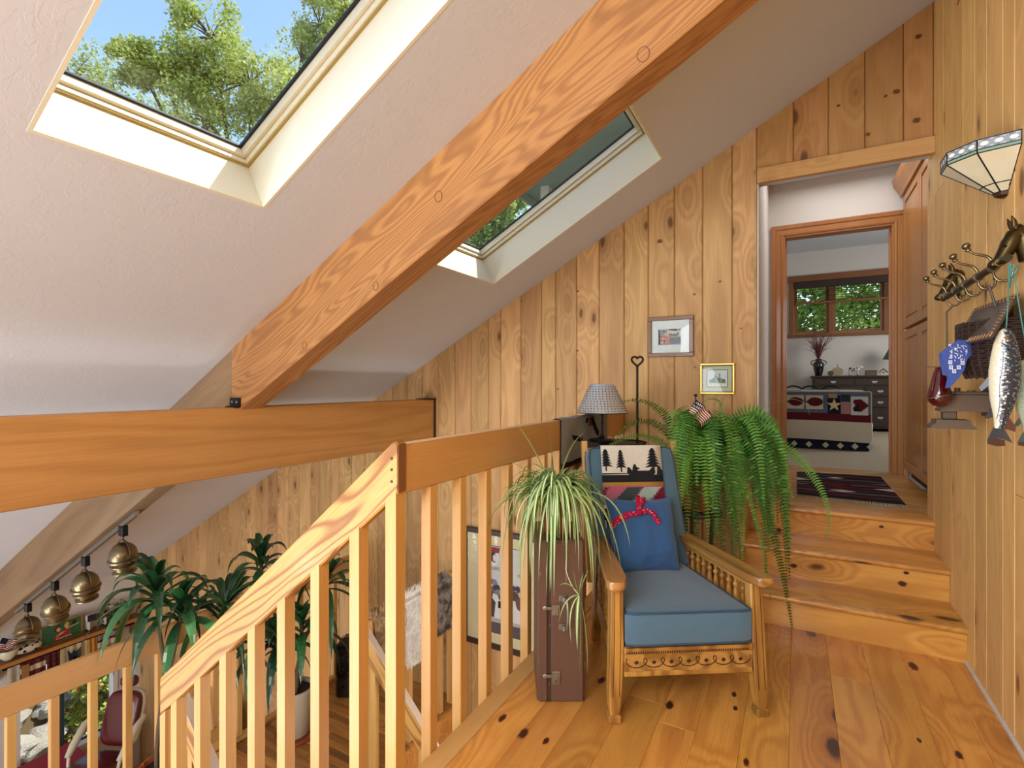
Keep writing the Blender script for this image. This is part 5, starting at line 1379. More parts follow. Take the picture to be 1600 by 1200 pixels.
cwn = struct('trim_5', 'dark stained crown moulding over the hall cabinets', 'trim')
obj('crown', MB().prism([(cbx + .02, 3.95, 2.80), (cbx - .02, 3.95, 2.80), (cbx - .03, 3.95, 2.83), (cbx - .065, 3.95, 2.89), (cbx - .075, 3.95, 2.94), (cbx + .02, 3.95, 2.94)], (0, 1.33, 0)), M['casing'], cwn)
obj('toe_kick', MB().box(cbx + .05, cbx + .5, 3.98, 5.25, HALL, .56), M['darkw'], cwn)

rug = thing('runner_rug', 'small black striped woven rug with red and cream diamonds in the hall', 'rug', (0, 0, HALL))
rc = [PP(1245, 773, z=.497), PP(1416, 790, z=.497), PP(1376, 745, z=.497), PP(1245, 737, z=.497)]
rc = [p - V(0, 0, HALL) for p in rc]
def rq(u, v, h=0): return rc[0].lerp(rc[1], u).lerp(rc[3].lerp(rc[2], u), v) + V(0, 0, h)
BKr, RDr, CRr, GYr = lin('1d1a1f'), lin('5a1f22'), lin('c9bda6'), lin('55505a')
strp = [BKr, BKr, RDr, BKr, GYr, BKr, RDr, BKr, RDr, BKr, GYr, BKr, RDr, BKr, GYr, BKr, BKr, RDr, BKr, BKr]
obj('weave', MB().slab(lambda u, v: rq(u, v, .0015 * math.sin(u * 14 + v * 5)), 24, 20, .006, lambda u, v: strp[int(v * 20)]), M['cloth'], rug)
dm = MB()
for (cu, cv, wu, wv, c) in ((.45, .50, .16, .08, RDr), (.45, .78, .10, .035, CRr), (.47, .26, .14, .04, CRr), (.0, .62, .17, .05, CRr), (1, .42, .2, .05, CRr), (.02, .42, .12, .03, lin('8a6a50')), (.95, .62, .12, .03, lin('8a6a50')), (.45, .62, .08, .03, lin('3a2c3a')), (.47, .38, .10, .03, lin('3a2c3a'))):
    q = [(max(0, cu - wu), cv), (cu, cv - wv), (min(1, cu + wu), cv), (cu, cv + wv)]; dm.poly([rq(a, b, .0058) for a, b in q], c)
obj('diamonds', dm, M['cloth'], rug, kind='stuff')
fr_ = MB()
for i in range(60):
    t = (i + .5) / 60
    for v_, s_ in ((0, -1), (1, 1)): fr_.tube([rq(t, v_, .001), rq(t + rr.uniform(-.006, .006), v_ + s_ * rr.uniform(.04, .07), -.002)], .0028, 4, col=CRr)
obj('fringe', fr_, M['cloth'], rug, kind='stuff')

# ------------------------------------------------------------------ bedroom
BY = 6.9
def bx_(u): return PP(u, 650, y=BY).x
bed = thing('bed', 'bed with patchwork quilt of apples, star and heart over a dark skirt', 'bed', (0, 0, 0))
bx0, bx1 = -1.3, .70
obj('mattress', MB().box(bx0, bx1, BY + .03, BY + 1.6, .62, 1.12, .05), M['ivory'], bed)
obj('base', MB().box(bx0 + .02, bx1 - .03, BY + .05, BY + 1.58, .50, .62), M['darkw'], bed)
NV, CRq, MRq = lin('1c2130'), lin('c4b8a4'), lin('5a1a22')
def skc(u, v): return NV
obj('bed_skirt', MB().slab(lambda u, v: V(bx0 + (bx1 - bx0 + .02) * u, BY + .015 + .008 * math.sin(u * 60), .50 + .12 * v), 80, 1, .006, skc).slab(lambda u, v: V(bx1 + .01 + .005 * math.sin(u * 30), BY + 1.5 * u, .50 + .12 * v), 30, 1, .006, skc), M['cloth'], bed)
skd = MB()
for u in (1241, 1264, 1290, 1313, 1336, 1360):
    x = bx_(u); s_ = .035; skd.poly([(x - s_, BY - .003, .548), (x, BY - .003, .512), (x + s_, BY - .003, .548), (x, BY - .003, .585)], CRq)
obj('skirt_diamonds', skd, M['cloth'], bed)
def qside(u, v):
    x = bx0 + (bx1 + .03 - bx0) * u; bulge = .03 * math.sin(v * PI) + .01 * math.sin(u * 9)
    return V(x, BY - .008 - bulge * (1 - v), .60 + .56 * v - .012 * math.sin(u * 7) * (1 - v))
def qc(u, v): z = .60 + .56 * v; return CRq if z < .815 else MRq if z < .905 else lin('5e6472')
quilt = obj('quilt', MB().slab(qside, 40, 25, .012, qc).slab(lambda u, v: V(bx0 + (bx1 + .03 - bx0) * u, BY - .008 + 1.6 * v, 1.163 + .012 * math.sin(u * 12) * math.sin(v * 7)), 24, 14, .012, lambda u, v: lin('6a6f7c') if (int(u * 9) + int(v * 6)) % 2 else CRq)
            .slab(lambda u, v: V(bx1 + .035 + .14 * (1 - v) * u, BY - .01 + 1.2 * u, .62 + .54 * v - .0 * u + .1 * (1 - v) * u), 16, 10, .012, lambda u, v: CRq if v < .55 else MRq if v > .9 else CRq), M['cloth'], bed, smooth=40)
qp = MB()
def qrect(u0, u1, z0, z1, c, d=.02):
    x0, x1 = bx_(u0), bx_(u1); qp.add([(x0, BY - .012 - d, z0), (x1, BY - .012 - d, z0), (x1, BY - .010 - d * .8, z1), (x0, BY - .010 - d * .8, z1)], [(0, 1, 2, 3)], col=c)
qrect(1229, 1256, .96, 1.12, CRq); qrect(1259, 1286, .96, 1.12, CRq); qrect(1293, 1313, .912, 1.12, NV); qrect(1294, 1308, 1.09, 1.14, lin('a8846a'), .022); qrect(1314, 1328, .912, 1.05, lin('a87a78')); qrect(1314, 1328, 1.05, 1.13, lin('2c3444')); qrect(1329, 1356, .90, 1.11, lin('c9c4bc'))
for u in (1243, 1273): qp.poly([(bx_(u) + .072 * math.cos(a) * (1.15 if math.cos(a) > .8 else 1), BY - .036, 1.045 + .052 * math.sin(a)) for a in [2 * PI * k / 12 for k in range(12)]], MRq); qrect(u - 17 + 4, u - 10, 1.035, 1.055, NV, .027)
qp.poly([(bx_(1303) + (.075 if k % 2 == 0 else .03) * math.sin(2 * PI * k / 10), BY - .037, 1.01 + (.075 if k % 2 == 0 else .03) * math.cos(2 * PI * k / 10)) for k in range(10)], lin('d6c48c'))
hx_ = bx_(1343); qp.poly([(hx_ + .085, BY - .037, 1.01), (hx_ + .01, BY - .037, .94), (hx_ - .055, BY - .037, .945), (hx_ - .065, BY - .037, .98), (hx_ - .04, BY - .037, 1.01), (hx_ - .065, BY - .037, 1.05), (hx_ - .05, BY - .037, 1.075), (hx_ + .01, BY - .037, 1.08)], MRq)
qp.poly([(hx_ - .01, BY - .038, .945), (hx_ - .055, BY - .038, .945), (hx_ - .065, BY - .038, .98), (hx_ - .04, BY - .038, 1.01), (hx_ - .01, BY - .038, 1.01)], NV)
obj('quilt_blocks', qp, M['cloth'], quilt)
hb = MB()
for u in (1266, 1298, 1240):
    p = PP(u, 600, y=BY + 1.62); hb.tube([V(p.x + .14 * math.cos(a), BY + 1.62, 1.10 + .12 * math.sin(a)) for a in [PI * k / 10 for k in range(11)]], .012, 6)
hb.tube([(bx0, BY + 1.62, 1.12), (bx1, BY + 1.62, 1.12)], .012, 6)
for x in (bx0, bx1): hb.tube([(x, BY + 1.62, .5), (x, BY + 1.62, 1.14)], .015, 8)
obj('iron_footboard', hb, M['black'], bed, smooth=60)
DXa, DXb, DYf, DZt = .22, 1.85, 9.88, 1.385
dr = thing('dresser', 'dark wood dresser with brass pulls behind the bed', 'dresser', (0, 0, 0))
obj('body', MB().box(DXa + .03, DXb, DYf, DYf + .46, .54, DZt - .03, .004), M['darkw'], dr)
obj('top', MB().box(DXa, DXb + .03, DYf - .03, DYf + .48, DZt - .03, DZt, .008), M['darkw'], dr)
for x in (DXa + .05, DXb - .07):
    obj('leg', MB().box(x, x + .05, DYf + .01, DYf + .06, .495, .545, .004), M['darkw'], dr)
xx = [DXa + .05, DXa + .60, DXa + 1.15, DXb - .02]
rowsd = [(1.23, 1.335, [(xx[0], xx[1] - .01), (xx[1] + .01, xx[2] - .01), (xx[2] + .01, xx[3])]), (1.06, 1.21, [(xx[0], .95), (.97, xx[3])]), (.88, 1.04, [(xx[0], .95), (.97, xx[3])]), (.57, .86, [(xx[0], .95), (.97, xx[3])])]
for z0, z1, cols in rowsd:
    for a, b in cols:
        d = obj('drawer', MB().box(a + .005, b - .005, DYf - .014, DYf + .001, z0, z1, .006), M['darkw'], dr)
        for px_ in ([(a + b) / 2] if b - a < .6 else [a + .2, b - .2]):
            obj('pull', MB().tube(arc((px_, DYf - .028, (z0 + z1) / 2 + .008), .028, PI, 2 * PI, 8), .004, 5).box(px_ - .036, px_ + .036, DYf - .020, DYf - .014, (z0 + z1) / 2 - .006, (z0 + z1) / 2 + .014), M['tin'], d)
def dpos(u): return PP(u, 590, y=DYf + .20).x
vs2 = thing('vase', 'black two-handled vase of dried red branches on the dresser', 'vase', (dpos(1279), DYf + .20, DZt))
obj('vase_body', MB().lathe([(.045, 0), (.05, .01), (.075, .12), (.085, .19), (.078, .22), (.045, .25), (.042, .27), (.055, .285), (.05, .285), (.038, .27)], 20), M['blackgloss'], vs2, smooth=60)
for sg in (-1, 1): obj('handle', MB().tube(bez3((sg * .045, 0, .265), (sg * .12, 0, .27), (sg * .13, 0, .20), (sg * .083, 0, .185), 8), .008, 6), M['blackgloss'], vs2, smooth=60)
tb_ = MB()
for i in range(60):
    a, s_ = rr.uniform(0, 2 * PI), rr.uniform(.05, .24); h_ = rr.uniform(.45, .85)
    pts = bez((0, 0, .24), (s_ * .3 * math.cos(a), s_ * .3 * math.sin(a), .24 + h_ * .5), (s_ * math.cos(a) * 1.2, s_ * math.sin(a), h_), 6)
    tb_.tube(pts, [.005, .004, .004, .003, .003, .002, .001], 4)
    for k in (2, 3, 4, 5):
        tb_.tube([pts[k], pts[k] + V(rr.uniform(-.06, .06), rr.uniform(-.05, .05), rr.uniform(.02, .09))], [.003, .001], 3)
obj('dried_branches', tb_, M['twig'], vs2, kind='stuff')
pk = thing('wooden_pumpkin', 'flat cream wooden pumpkin with curly stem on the dresser', 'ornament', (dpos(1306), DYf + .18, DZt))
obj('pumpkin_board', MB().prism([(.085 * math.cos(a) + .02, -.01, .075 + .068 * math.sin(a)) for a in [2 * PI * k / 16 for k in range(16)]], (0, .02, 0), col=lin('a89a7a')), M['print'], pk)
obj('side_lobe', MB().prism([(.045 * math.cos(a) - .075, -.015, .045 + .042 * math.sin(a)) for a in [2 * PI * k / 12 for k in range(12)]], (0, .02, 0), col=lin('5c4a34')), M['print'], pk)
obj('stem', MB().tube([(.02, 0, .14), (.03, 0, .17), (.01, 0, .20)], .005, 6), M['cast'], pk)
def cow(name, lab, M_, s_=1.0, spot=True):
    o = thing(name, lab, 'figurine', M=M_ @ Matrix.Scale(s_, 4)); WHc, BLc = lin('cfc8bc'), lin('1c1a1c')
    obj('body', MB().loft([[V(x, w_ * math.cos(2 * PI * k / 10), .105 + h_ * math.sin(2 * PI * k / 10)) for k in range(10)] for x, w_, h_ in ((-.075, .008, .012), (-.07, .022, .028), (-.03, .028, .033), (.03, .027, .032), (.065, .02, .028), (.085, .012, .016))], col=WHc), M['print'], o, smooth=60)
    obj('head', MB().loft([[V(x, w_ * math.cos(2 * PI * k / 8), z + w_ * math.sin(2 * PI * k / 8)) for k in range(8)] for x, z, w_ in ((.075, .125, .016), (.095, .14, .018), (.115, .135, .014), (.13, .125, .010))], col=WHc), M['print'], o, smooth=60)
    for x in (-.058, .052):
        for y in (-.015, .015): obj('leg', MB().tube([(x, y, .09), (x, y, 0)], [.012, .009], 6, col=WHc).tube([(x, y, .016), (x, y, 0)], .0105, 6, col=BLc), M['print'], o)
    sp2 = MB()
    for x, z, r_ in ((-.05, .12, .018), (.0, .11, .016), (.045, .125, .014), (-.02, .09, .01)): sp2.lathe([(.001, .003), (r_, 0), (.001, -.003)], 8, M=T(x, -.0265, z) @ RX(PI / 2), col=BLc)
    obj('spots', sp2, M['print'], o)
    return o
cow('cow_figurine', 'small black and white cow figurine in the middle of the dresser', T(dpos(1334), DYf + .18, DZt))
bxo = thing('small_box', 'small brown box between cow figurine and birdhouse on the dresser', 'box', (dpos(1361), DYf + .2, DZt))
obj('body', MB().box(-.075, .075, -.05, .05, 0, .07, .004), M['cast'], bxo); obj('lid', MB().box(-.078, .078, -.053, .053, .071, .09, .004), M['cast'], bxo)
bh = thing('birdhouse', 'little white birdhouse ornament with dark pitched roof on the dresser', 'birdhouse', (dpos(1380), DYf + .2, DZt))
obj('body', MB().prism([(-.04, -.03, 0), (.04, -.03, 0), (.04, -.03, .06), (0, -.03, .10), (-.04, -.03, .06)], (0, .06, 0)), M['ivory'], bh)
for sg in (-1, 1): obj('roof_board', MB().prism([(0, -.04, .105), (sg * .06, -.04, .045), (sg * .06, -.04, .055), (0, -.04, .118)], (0, .08, 0)), M['darkw'], bh)
obj('entrance_hole', MB().lathe([(.012, 0), (.012, .003)], 10, M=T(0, -.029, .05) @ RX(PI / 2)), M['black'], bh)
bl_ = thing('table_lamp', 'green shaded lamp at the right end of the dresser', 'lamp', (dpos(1397), DYf + .2, DZt))
obj('base', MB().lathe([(.06, 0), (.06, .02), (.03, .04), (.045, .12), (.03, .20), (.012, .22), (.01, .27)], 16), M['bronze'], bl_, smooth=60)
obj('lamp_shade', MB().lathe([(.145, .26), (.15, .262), (.055, .46), (.05, .46), (.14, .262)], 24), plain('green_shade', '3f6a5c', .6), bl_, smooth=40)

# ------------------------------------------------------------------ spotlights under the rafter
trk = thing('spotlight_track', 'slim metal track under the weathered lower rafter', 'track')
obj('rail_bar', MB().prism([(-6.15, 1.845, ceil_z(-6.15) - .47), (-4.05, 1.845, ceil_z(-4.05) - .47), (-4.05, 1.845, ceil_z(-4.05) - .435), (-6.15, 1.845, ceil_z(-6.15) - .435)], (0, .03, 0)), M['steel'], trk)
def spot(x, tilt, lab):
    z = ceil_z(x) - .49; o = thing('spotlight', lab, 'spotlight', (x, 1.86, z), group='brass spotlights on the track')
    obj('mount', MB().box(-.03, .03, -.02, .02, -.045, .03, .004), M['black'], o)
    obj('yoke', MB().tube([(0, 0, -.04), (0, 0, -.075), (.05, 0, -.085), (.098, 0, -.14), (.100, 0, -.185)], .006, 6).tube([(0, 0, -.075), (-.05, 0, -.085), (-.098, 0, -.14), (-.100, 0, -.185)], .006, 6), M['brass'], o, smooth=60)
    R_ = T(0, 0, -.185) @ RX(tilt[0]) @ RY(tilt[1])
    obj('dome', MB().lathe([(.001, .094), (.03, .09), (.058, .073), (.079, .045), (.088, .010), (.086, -.015)], 24, M=R_), M['brass'], o, smooth=60)
    obj('rim', MB().lathe([(.084, -.012), (.097, -.022), (.098, -.034), (.083, -.044), (.076, -.054), (.086, -.062), (.086, -.068), (.062, -.078), (.058, -.104), (.074, -.116), (.075, -.124), (.058, -.122), (.054, -.08)], 24, M=R_), M['brass'], o, smooth=40)
    obj('screw_knob', MB().lathe([(.001, 0), (.012, .004), (.010, .022), (.001, .024)], 10, M=T(-.098, 0, -.185) @ RY(-PI / 2)), M['black'], o, smooth=60)
spot(-4.24, (.10, .05), 'brass dome spotlight highest on the track, nearest the tie beam')
spot(-4.82, (.12, .10), 'brass dome spotlight second from the tie beam on the track')
spot(-5.36, (.25, .25), 'brass dome spotlight third from the tie beam, tilted a little')
spot(-5.90, (-.3, -.55), 'brass dome spotlight lowest on the track, turned away sideways')

# ------------------------------------------------------------------ shelf, quilts and keepsakes on the white wall
XS = XL + .001
shf = thing('quilt_shelf', 'long brown wooden shelf with hanging rod on the white wall', 'shelf')
obj('shelf_board', MB().box(XS, XS + .17, 2.10, 3.56, -1.86, -1.825, .004), M['winframe'], shf)
obj('edge_strip', MB().box(XS + .17, XS + .185, 2.10, 3.56, -1.872, -1.828, .003), M['casing'], shf)
for yy in (2.15, 3.48): obj('bracket', MB().prism([(XS, yy, -1.86), (XS + .15, yy, -1.86), (XS + .13, yy, -1.93), (XS + .04, yy, -2.04), (XS, yy, -2.08)], (0, .03, 0)), M['winframe'], shf)
obj('rod', MB().tube([(XS + .11, 2.2, -1.915), (XS + .11, 3.5, -1.915)], .014, 8), M['black'], shf, smooth=60)
def qy(u): return PP(u, 1040, x=XS + .12).y
def quilt_panel(name, lab, u0, u1, colf, zb=-2.32, extra=None, folds=5):
    o = thing(name, lab, 'quilt', group='quilts hanging under the shelf')
    y0, y1 = qy(u0), qy(u1)
    def fn(u, v): return V(XS + .13 + .012 * math.sin(u * folds * 2 * PI) * (.4 + v), y0 + (y1 - y0) * u, -1.905 - (1.905 + zb) * -v * -1 if False else -1.905 + (zb + 1.905) * v)
    obj('cloth', MB().slab(fn, 20, 14, .012, colf), M['cloth'], o, smooth=50)
    if extra:
        m = MB()
        for pts, c in extra: m.poly([V(XS + .156, y0 + (y1 - y0) * a, -1.905 + (zb + 1.905) * b) for a, b in pts], c)
        obj('applique', m, M['cloth'], o)
    return o
cQ, mQ, nQ, gQ = lin('c2b596'), lin('5c2428'), lin('2a2838'), lin('b8843c')
quilt_panel('hanging_quilt', 'plain beige quilt at the left end of the rod', 11, 30, lambda u, v: lin('b3ab98'), folds=1)
quilt_panel('hanging_quilt', 'dark red and cream striped flag quilt on the rod', 31.5, 71, lambda u, v: (mQ, cQ)[int(v * 7) % 2], extra=[([(.0, .05), (.3, .05), (.3, .45), (.0, .45)], lin('9a7040'))], folds=3)
quilt_panel('hanging_quilt', 'narrow dark red quilt beside the striped one', 73, 92, lambda u, v: lin('4e1f22') if int(v * 14) % 2 else lin('5a272a'), folds=2)
eg = [([(.22, .06), (.38, .22), (.46, .12), (.54, .22), (.74, .08), (.70, .42), (.56, .40), (.50, .62), (.44, .40), (.28, .42)], nQ), ([(.44, .34), (.58, .34), (.58, .5), (.51, .58), (.44, .5)], mQ), ([(.05, .62), (.12, .5), (.2, .62), (.16, .74), (.06, .74)], gQ), ([(.2, .72), (.5, .62), (.85, .5), (.85, .6), (.5, .74), (.2, .84)], nQ)]
quilt_panel('hanging_quilt', 'cream quilt with dark eagle and star applique', 93.5, 136, lambda u, v: cQ if int(u * 8) % 2 else lin('b09c70'), extra=eg, folds=3)
quilt_panel('hanging_quilt', 'narrow gold quilt right of the eagle quilt', 137, 151, lambda u, v: gQ, folds=2)
quilt_panel('hanging_quilt', 'grey and rust striped quilt at the right end of the rod', 152, 186, lambda u, v: (lin('8a8478'), mQ, cQ)[int(v * 9) % 3], folds=3)
ZS = -1.825
def sy(u, x=.09): return PP(u, 1000, x=XS + x).y
sg_ = thing('tin_sign', 'green vintage soda advertising sign with red-dressed figures on the shelf', 'sign', (XS + .07, sy(96), ZS))
y0, y1 = 0, sy(129) - sy(64); yc = -(y1) / 2
sg_.location.y = sy(64)
obj('panel', MB().box(-.006, .006, 0, y1, 0, .235, .002, col=lin('1f5c38')), M['glaze'], sg_)
for q in ((0, y1, .0, .008), (0, y1, .227, .235), (0, .008, .008, .227), (y1 - .008, y1, .008, .227)): obj('edge', MB().box(.0062, .010, q[0], q[1], q[2], q[3]), M['gold'], sg_)
am = MB(); ar_ = random.Random(2)
def sgp(pts, c, d=0): am.poly([(.0068 + d, y1 * a, .235 * b) for a, b in pts], c)
sgp([(.32, .08), (.62, .10), (.72, .32), (.66, .50), (.40, .42), (.30, .22)], lin('a81c1c')); sgp(blob(.40, .66, .09, .17), lin('5a2c18'), .0003); sgp(blob(.42, .60, .05, .10), lin('d8a070'), .0006); sgp(blob(.62, .72, .07, .15), lin('c89040'), .0003); sgp(blob(.61, .66, .04, .09), lin('dca878'), .0006)
sgp(blob(.80, .72, .06, .12), lin('2a1814'), .0003); sgp([(.60, .50), (.92, .62), (.93, .66), (.62, .56)], lin('d8b088'), .0006); sgp([(.33, .26), (.44, .30), (.60, .42), (.50, .44)], lin('d8a888'), .0008)
obj('figures', am, M['print'], sg_)
def stext(b, s_, y, z, c): return text(b, s_, plain('paint_' + b[:3].strip(), c, .5), sg_, T(.0085, y, z) @ RZ(PI / 2) @ RX(PI / 2), name='lettering')
stext('Coca-Cola', .034, y1 * .36, .028, 'e8dcd8')
for k, b in enumerate(('THIRST', 'ASKS', 'NOTHING MORE')[:0]): pass
fc_ = cow('flag_cow', 'wooden cow painted with stars and dark red stripes on the shelf', T(XS + .08, sy(152), ZS) @ RZ(PI / 2), 1.55)
st2 = MB()
for k in range(4): st2.poly([(-.02, -.032, .085 + k * .013), (.075, -.030, .085 + k * .013), (.075, -.030, .092 + k * .013), (-.02, -.032, .092 + k * .013)], lin('4a1a24'))
st2.poly([(-.075, -.0325, .085), (-.02, -.0325, .085), (-.02, -.0325, .137), (-.075, -.0325, .137)], lin('1c1c30'))
obj('flag_paint', st2, M['print'], fc_)
cbl = thing('cow_cushion', 'plush white toy cow with black spots lying on the shelf', 'toy', (XS + .09, sy(44), ZS))
obj('plush_body', MB().loft([[V(.07 * s_ * math.cos(2 * PI * k / 12), y, .062 + .06 * s_ * math.sin(2 * PI * k / 12)) for k in range(12)] for y, s_ in ((-.13, .2), (-.12, .6), (-.06, .85), (0, .95), (.07, .9), (.11, .5), (.12, .2))]), M['ivory'], cbl, smooth=60)
sp3 = MB()
for a, b, r_ in ((-.08, .09, .018), (-.03, .10, .022), (.02, .085, .016), (.06, .105, .02), (-.05, .05, .016), (.05, .045, .02)): sp3.lathe([(.001, .004), (r_, 0), (.001, -.004)], 8, M=T(.067 - abs(b - .062) * .5, a, b) @ RY(PI / 2))
obj('spots', sp3, M['black'], cbl); obj('ear', MB().lathe([(.001, -.01), (.014, 0), (.001, .012)], 8, M=T(.02, -.12, .11)), M['ivory'], cbl)
fv = thing('flag_vase', 'white pot holding two small stars-and-stripes flags on the shelf', 'flags', (XS + .10, sy(12), ZS))
obj('pot', MB().lathe([(.03, 0), (.04, .01), (.075, .05), (.09, .10), (.085, .12), (.08, .12), (.07, .06), (.03, .02)], 16), M['ivory'], fv, smooth=60)
for k, (a, b) in enumerate(((-.05, .27), (.06, .27))):
    obj('stick', MB().tube([(0, 0, .05), (.01, a, b)], .003, 5), M['black'], fv)
    obj('flag_cloth', flag_mesh(.15, .11, waves=.006, nx=14, ny=13, seed=k, droop=.3, M_=T(.01 + .015 * k, a, b) @ RZ(PI / 2) @ RY(.45)), M['cloth'], fv, smooth=60)
iv = thing('ivy_plant', 'small bushy ivy in a terracotta pot at the right end of the shelf', 'plant', (XS + .09, sy(188), ZS))
obj('pot', MB().lathe([(.035, 0), (.055, .09), (.06, .09), (.06, .11), (.05, .11), (.04, .02)], 14), M['terra'], iv, smooth=40)
im = MB()
for i in range(260):
    p = V(max(-.055, min(.12, rr.gauss(.02, .05))), rr.gauss(-.02, .09), .14 + rr.gauss(0, .055)); a = V(rr.uniform(-1, 1), rr.uniform(-1, 1), rr.uniform(-.4, .4)).normalized() * .02; b = a.cross(V(rr.uniform(-1, 1), rr.uniform(-1, 1), 1)).normalized() * .014
    im.poly([p - a, p + b, p + a, p - b], rr.choice((lin('2c5a34'), lin('1f4428'), lin('3c6c40'))))
obj('foliage', im, M['drac'], iv, kind='stuff')

# ------------------------------------------------------------------ dracaenas on the landing
DCL = [lin('1e4526'), lin('2a5a30'), lin('183a20'), lin('34693a')]
rd = random.Random(31)
def dleaf(parent, root, d, L, droop, w_, tipc=None):
    d = d.normalized(); side = V(d.x, d.y, 0); side = side.normalized() if side.length > .1 else V(1, 0, 0)
    p1 = root + d * L * .45; p2 = root + d * L * .75 + side * L * .15 + V(0, 0, -droop * L * .35); p3 = root + d * L * .72 + side * L * .28 + V(0, 0, -droop * L)
    pts = bez3(root, p1, p2, p3, 11); c = rd.choice(DCL)
    prof = lambda k: min(1, .35 + 1.9 * k) * (1 - max(0, (k - .45) / .55) ** 1.8) + .02
    m = leaf_strip(MB(), pts, w_, (c, c, tuple(x * 1.25 for x in c[:3]) + (1,)), fold=.28, profile=prof)
    return obj('leaf', m, M['drac'], parent)
def dhead(parent, c, axis, n, L, w_=.031, up=.3):
    axis = axis.normalized(); a0 = axis.orthogonal().normalized(); b0_ = axis.cross(a0)
    for i in range(n):
        k = i / n; an = i * 2.4; el = math.radians(15 + 75 * k)
        d = axis * math.sin(el) + (a0 * math.cos(an) + b0_ * math.sin(an)) * math.cos(el)
        dleaf(parent, c + axis * (.12 * k - .08), d, L * (1 - .42 * k) * rd.uniform(.75, 1.1), (1.25 - 1.25 * k) * rd.uniform(.7, 1.1), w_ * rd.uniform(.8, 1.1))
def dracaena(lab, base, pot_h, heads, L, potmat):
    o = thing('dracaena', lab, 'plant', M=T(*base)); B = Vector(base)
    pot = obj('pot', MB().lathe([(.095, .03), (.10, .035), (.128, pot_h - .03), (.135, pot_h - .025), (.135, pot_h), (.122, pot_h), (.118, pot_h - .04)], 28), potmat, o, smooth=40)
    obj('saucer', MB().lathe([(.11, 0), (.14, .012), (.148, .034), (.142, .034), (.13, .02)], 28), M['terra'], o, smooth=40)
    obj('soil', MB().lathe([(.001, pot_h - .04), (.118, pot_h - .04), (.118, pot_h - .03), (.001, pot_h - .025)], 20), M['soil'], o)
    for hp, n, ax in heads:
        hp = Vector(hp) - B; r0 = V(rd.uniform(-.04, .04), rd.uniform(-.04, .04), pot_h - .03)
        pts = bez3(r0, r0 + V(0, 0, hp.z * .4), hp - Vector(ax) * .25 - V(0, 0, .1), hp, 12)
        obj('stem', MB().tube(pts, [.013] * 9 + [.011, .010, .009, .008], 8), M['bark'], o, smooth=60)
        dhead(o, hp, Vector(ax), n, L)
    return o
dracaena('tall dracaena in cream pot on the landing behind the stair railing', (-3.33, 2.60, LAND), .38,
         [(PP(408, 878, x=-3.45), 20, (-.1, 0, 1)), (PP(512, 905, x=-3.1), 18, (.2, .1, 1)), (PP(472, 975, x=-3.2), 18, (.1, -.1, 1)), (PP(430, 1000, x=-3.3), 16, (-.2, -.2, 1)), (PP(405, 1010, x=-3.35), 14, (-.4, 0, .8))], .42, M['pot'])
dracaena('big glossy dracaena leaning over the lower balustrade toward the living room', (-3.38, 1.70, LAND), .36,
         [(PP(243, 925, x=-3.52), 30, (-.15, 0, 1)), (PP(283, 955, x=-3.35), 24, (.1, .0, .6)), (PP(352, 945, x=-3.25), 20, (-.3, .5, .6))], .50, M['terra'])

cn = thing('black_canister', 'glossy black embossed square canister on the landing by the plank wall', 'canister', M=T(*PP(545, 1083, z=LAND)) @ RZ(.5))
obj('body', MB().box(-.09, .09, -.09, .09, 0, .44, .02), M['blackgloss'], cn)
obj('lid', MB().loft([[V(sx * s_, sy_ * s_, z) for sx, sy_ in ((-1, -1), (1, -1), (1, 1), (-1, 1))] for s_, z in ((.085, .44), (.085, .455), (.03, .50))]), M['blackgloss'], cn)
em = MB()
for z in (.12, .24, .34):
    for sd_ in (-1, 1): em.tube(arc((sd_ * .03, -.092, z), .022, 0, 2 * PI, 10), .004, 5)
obj('embossed_rings', em, M['blackgloss'], cn)
pf = thing('small_framed_photo', 'small photo in pale mat leaning against the landing balusters', 'picture', M=T(-3.625, 2.05, LAND + .22) @ RZ(PI / 2) @ RX(-.12))
obj('frame', MB().box(-.10, .10, -.012, 0, 0, .30, .003), M['bal'], pf); obj('mat_board', MB().box(-.085, .085, -.0135, -.012, .015, .285, col=lin('d9d0b8')), M['print'], pf)
obj('print', MB().box(-.04, .04, -.0145, -.0135, .07, .23, col=lin('6a5560')), M['print'], pf)
ppst = thing('books_crate', 'low wooden crate under the small photo on the landing', 'crate', (-3.56, 2.05, LAND))
for z in (.0, .075, .15): obj('slat', MB().box(-.075, .075, -.14, .14, z + .003, z + .065, .003), M['bal'], ppst)

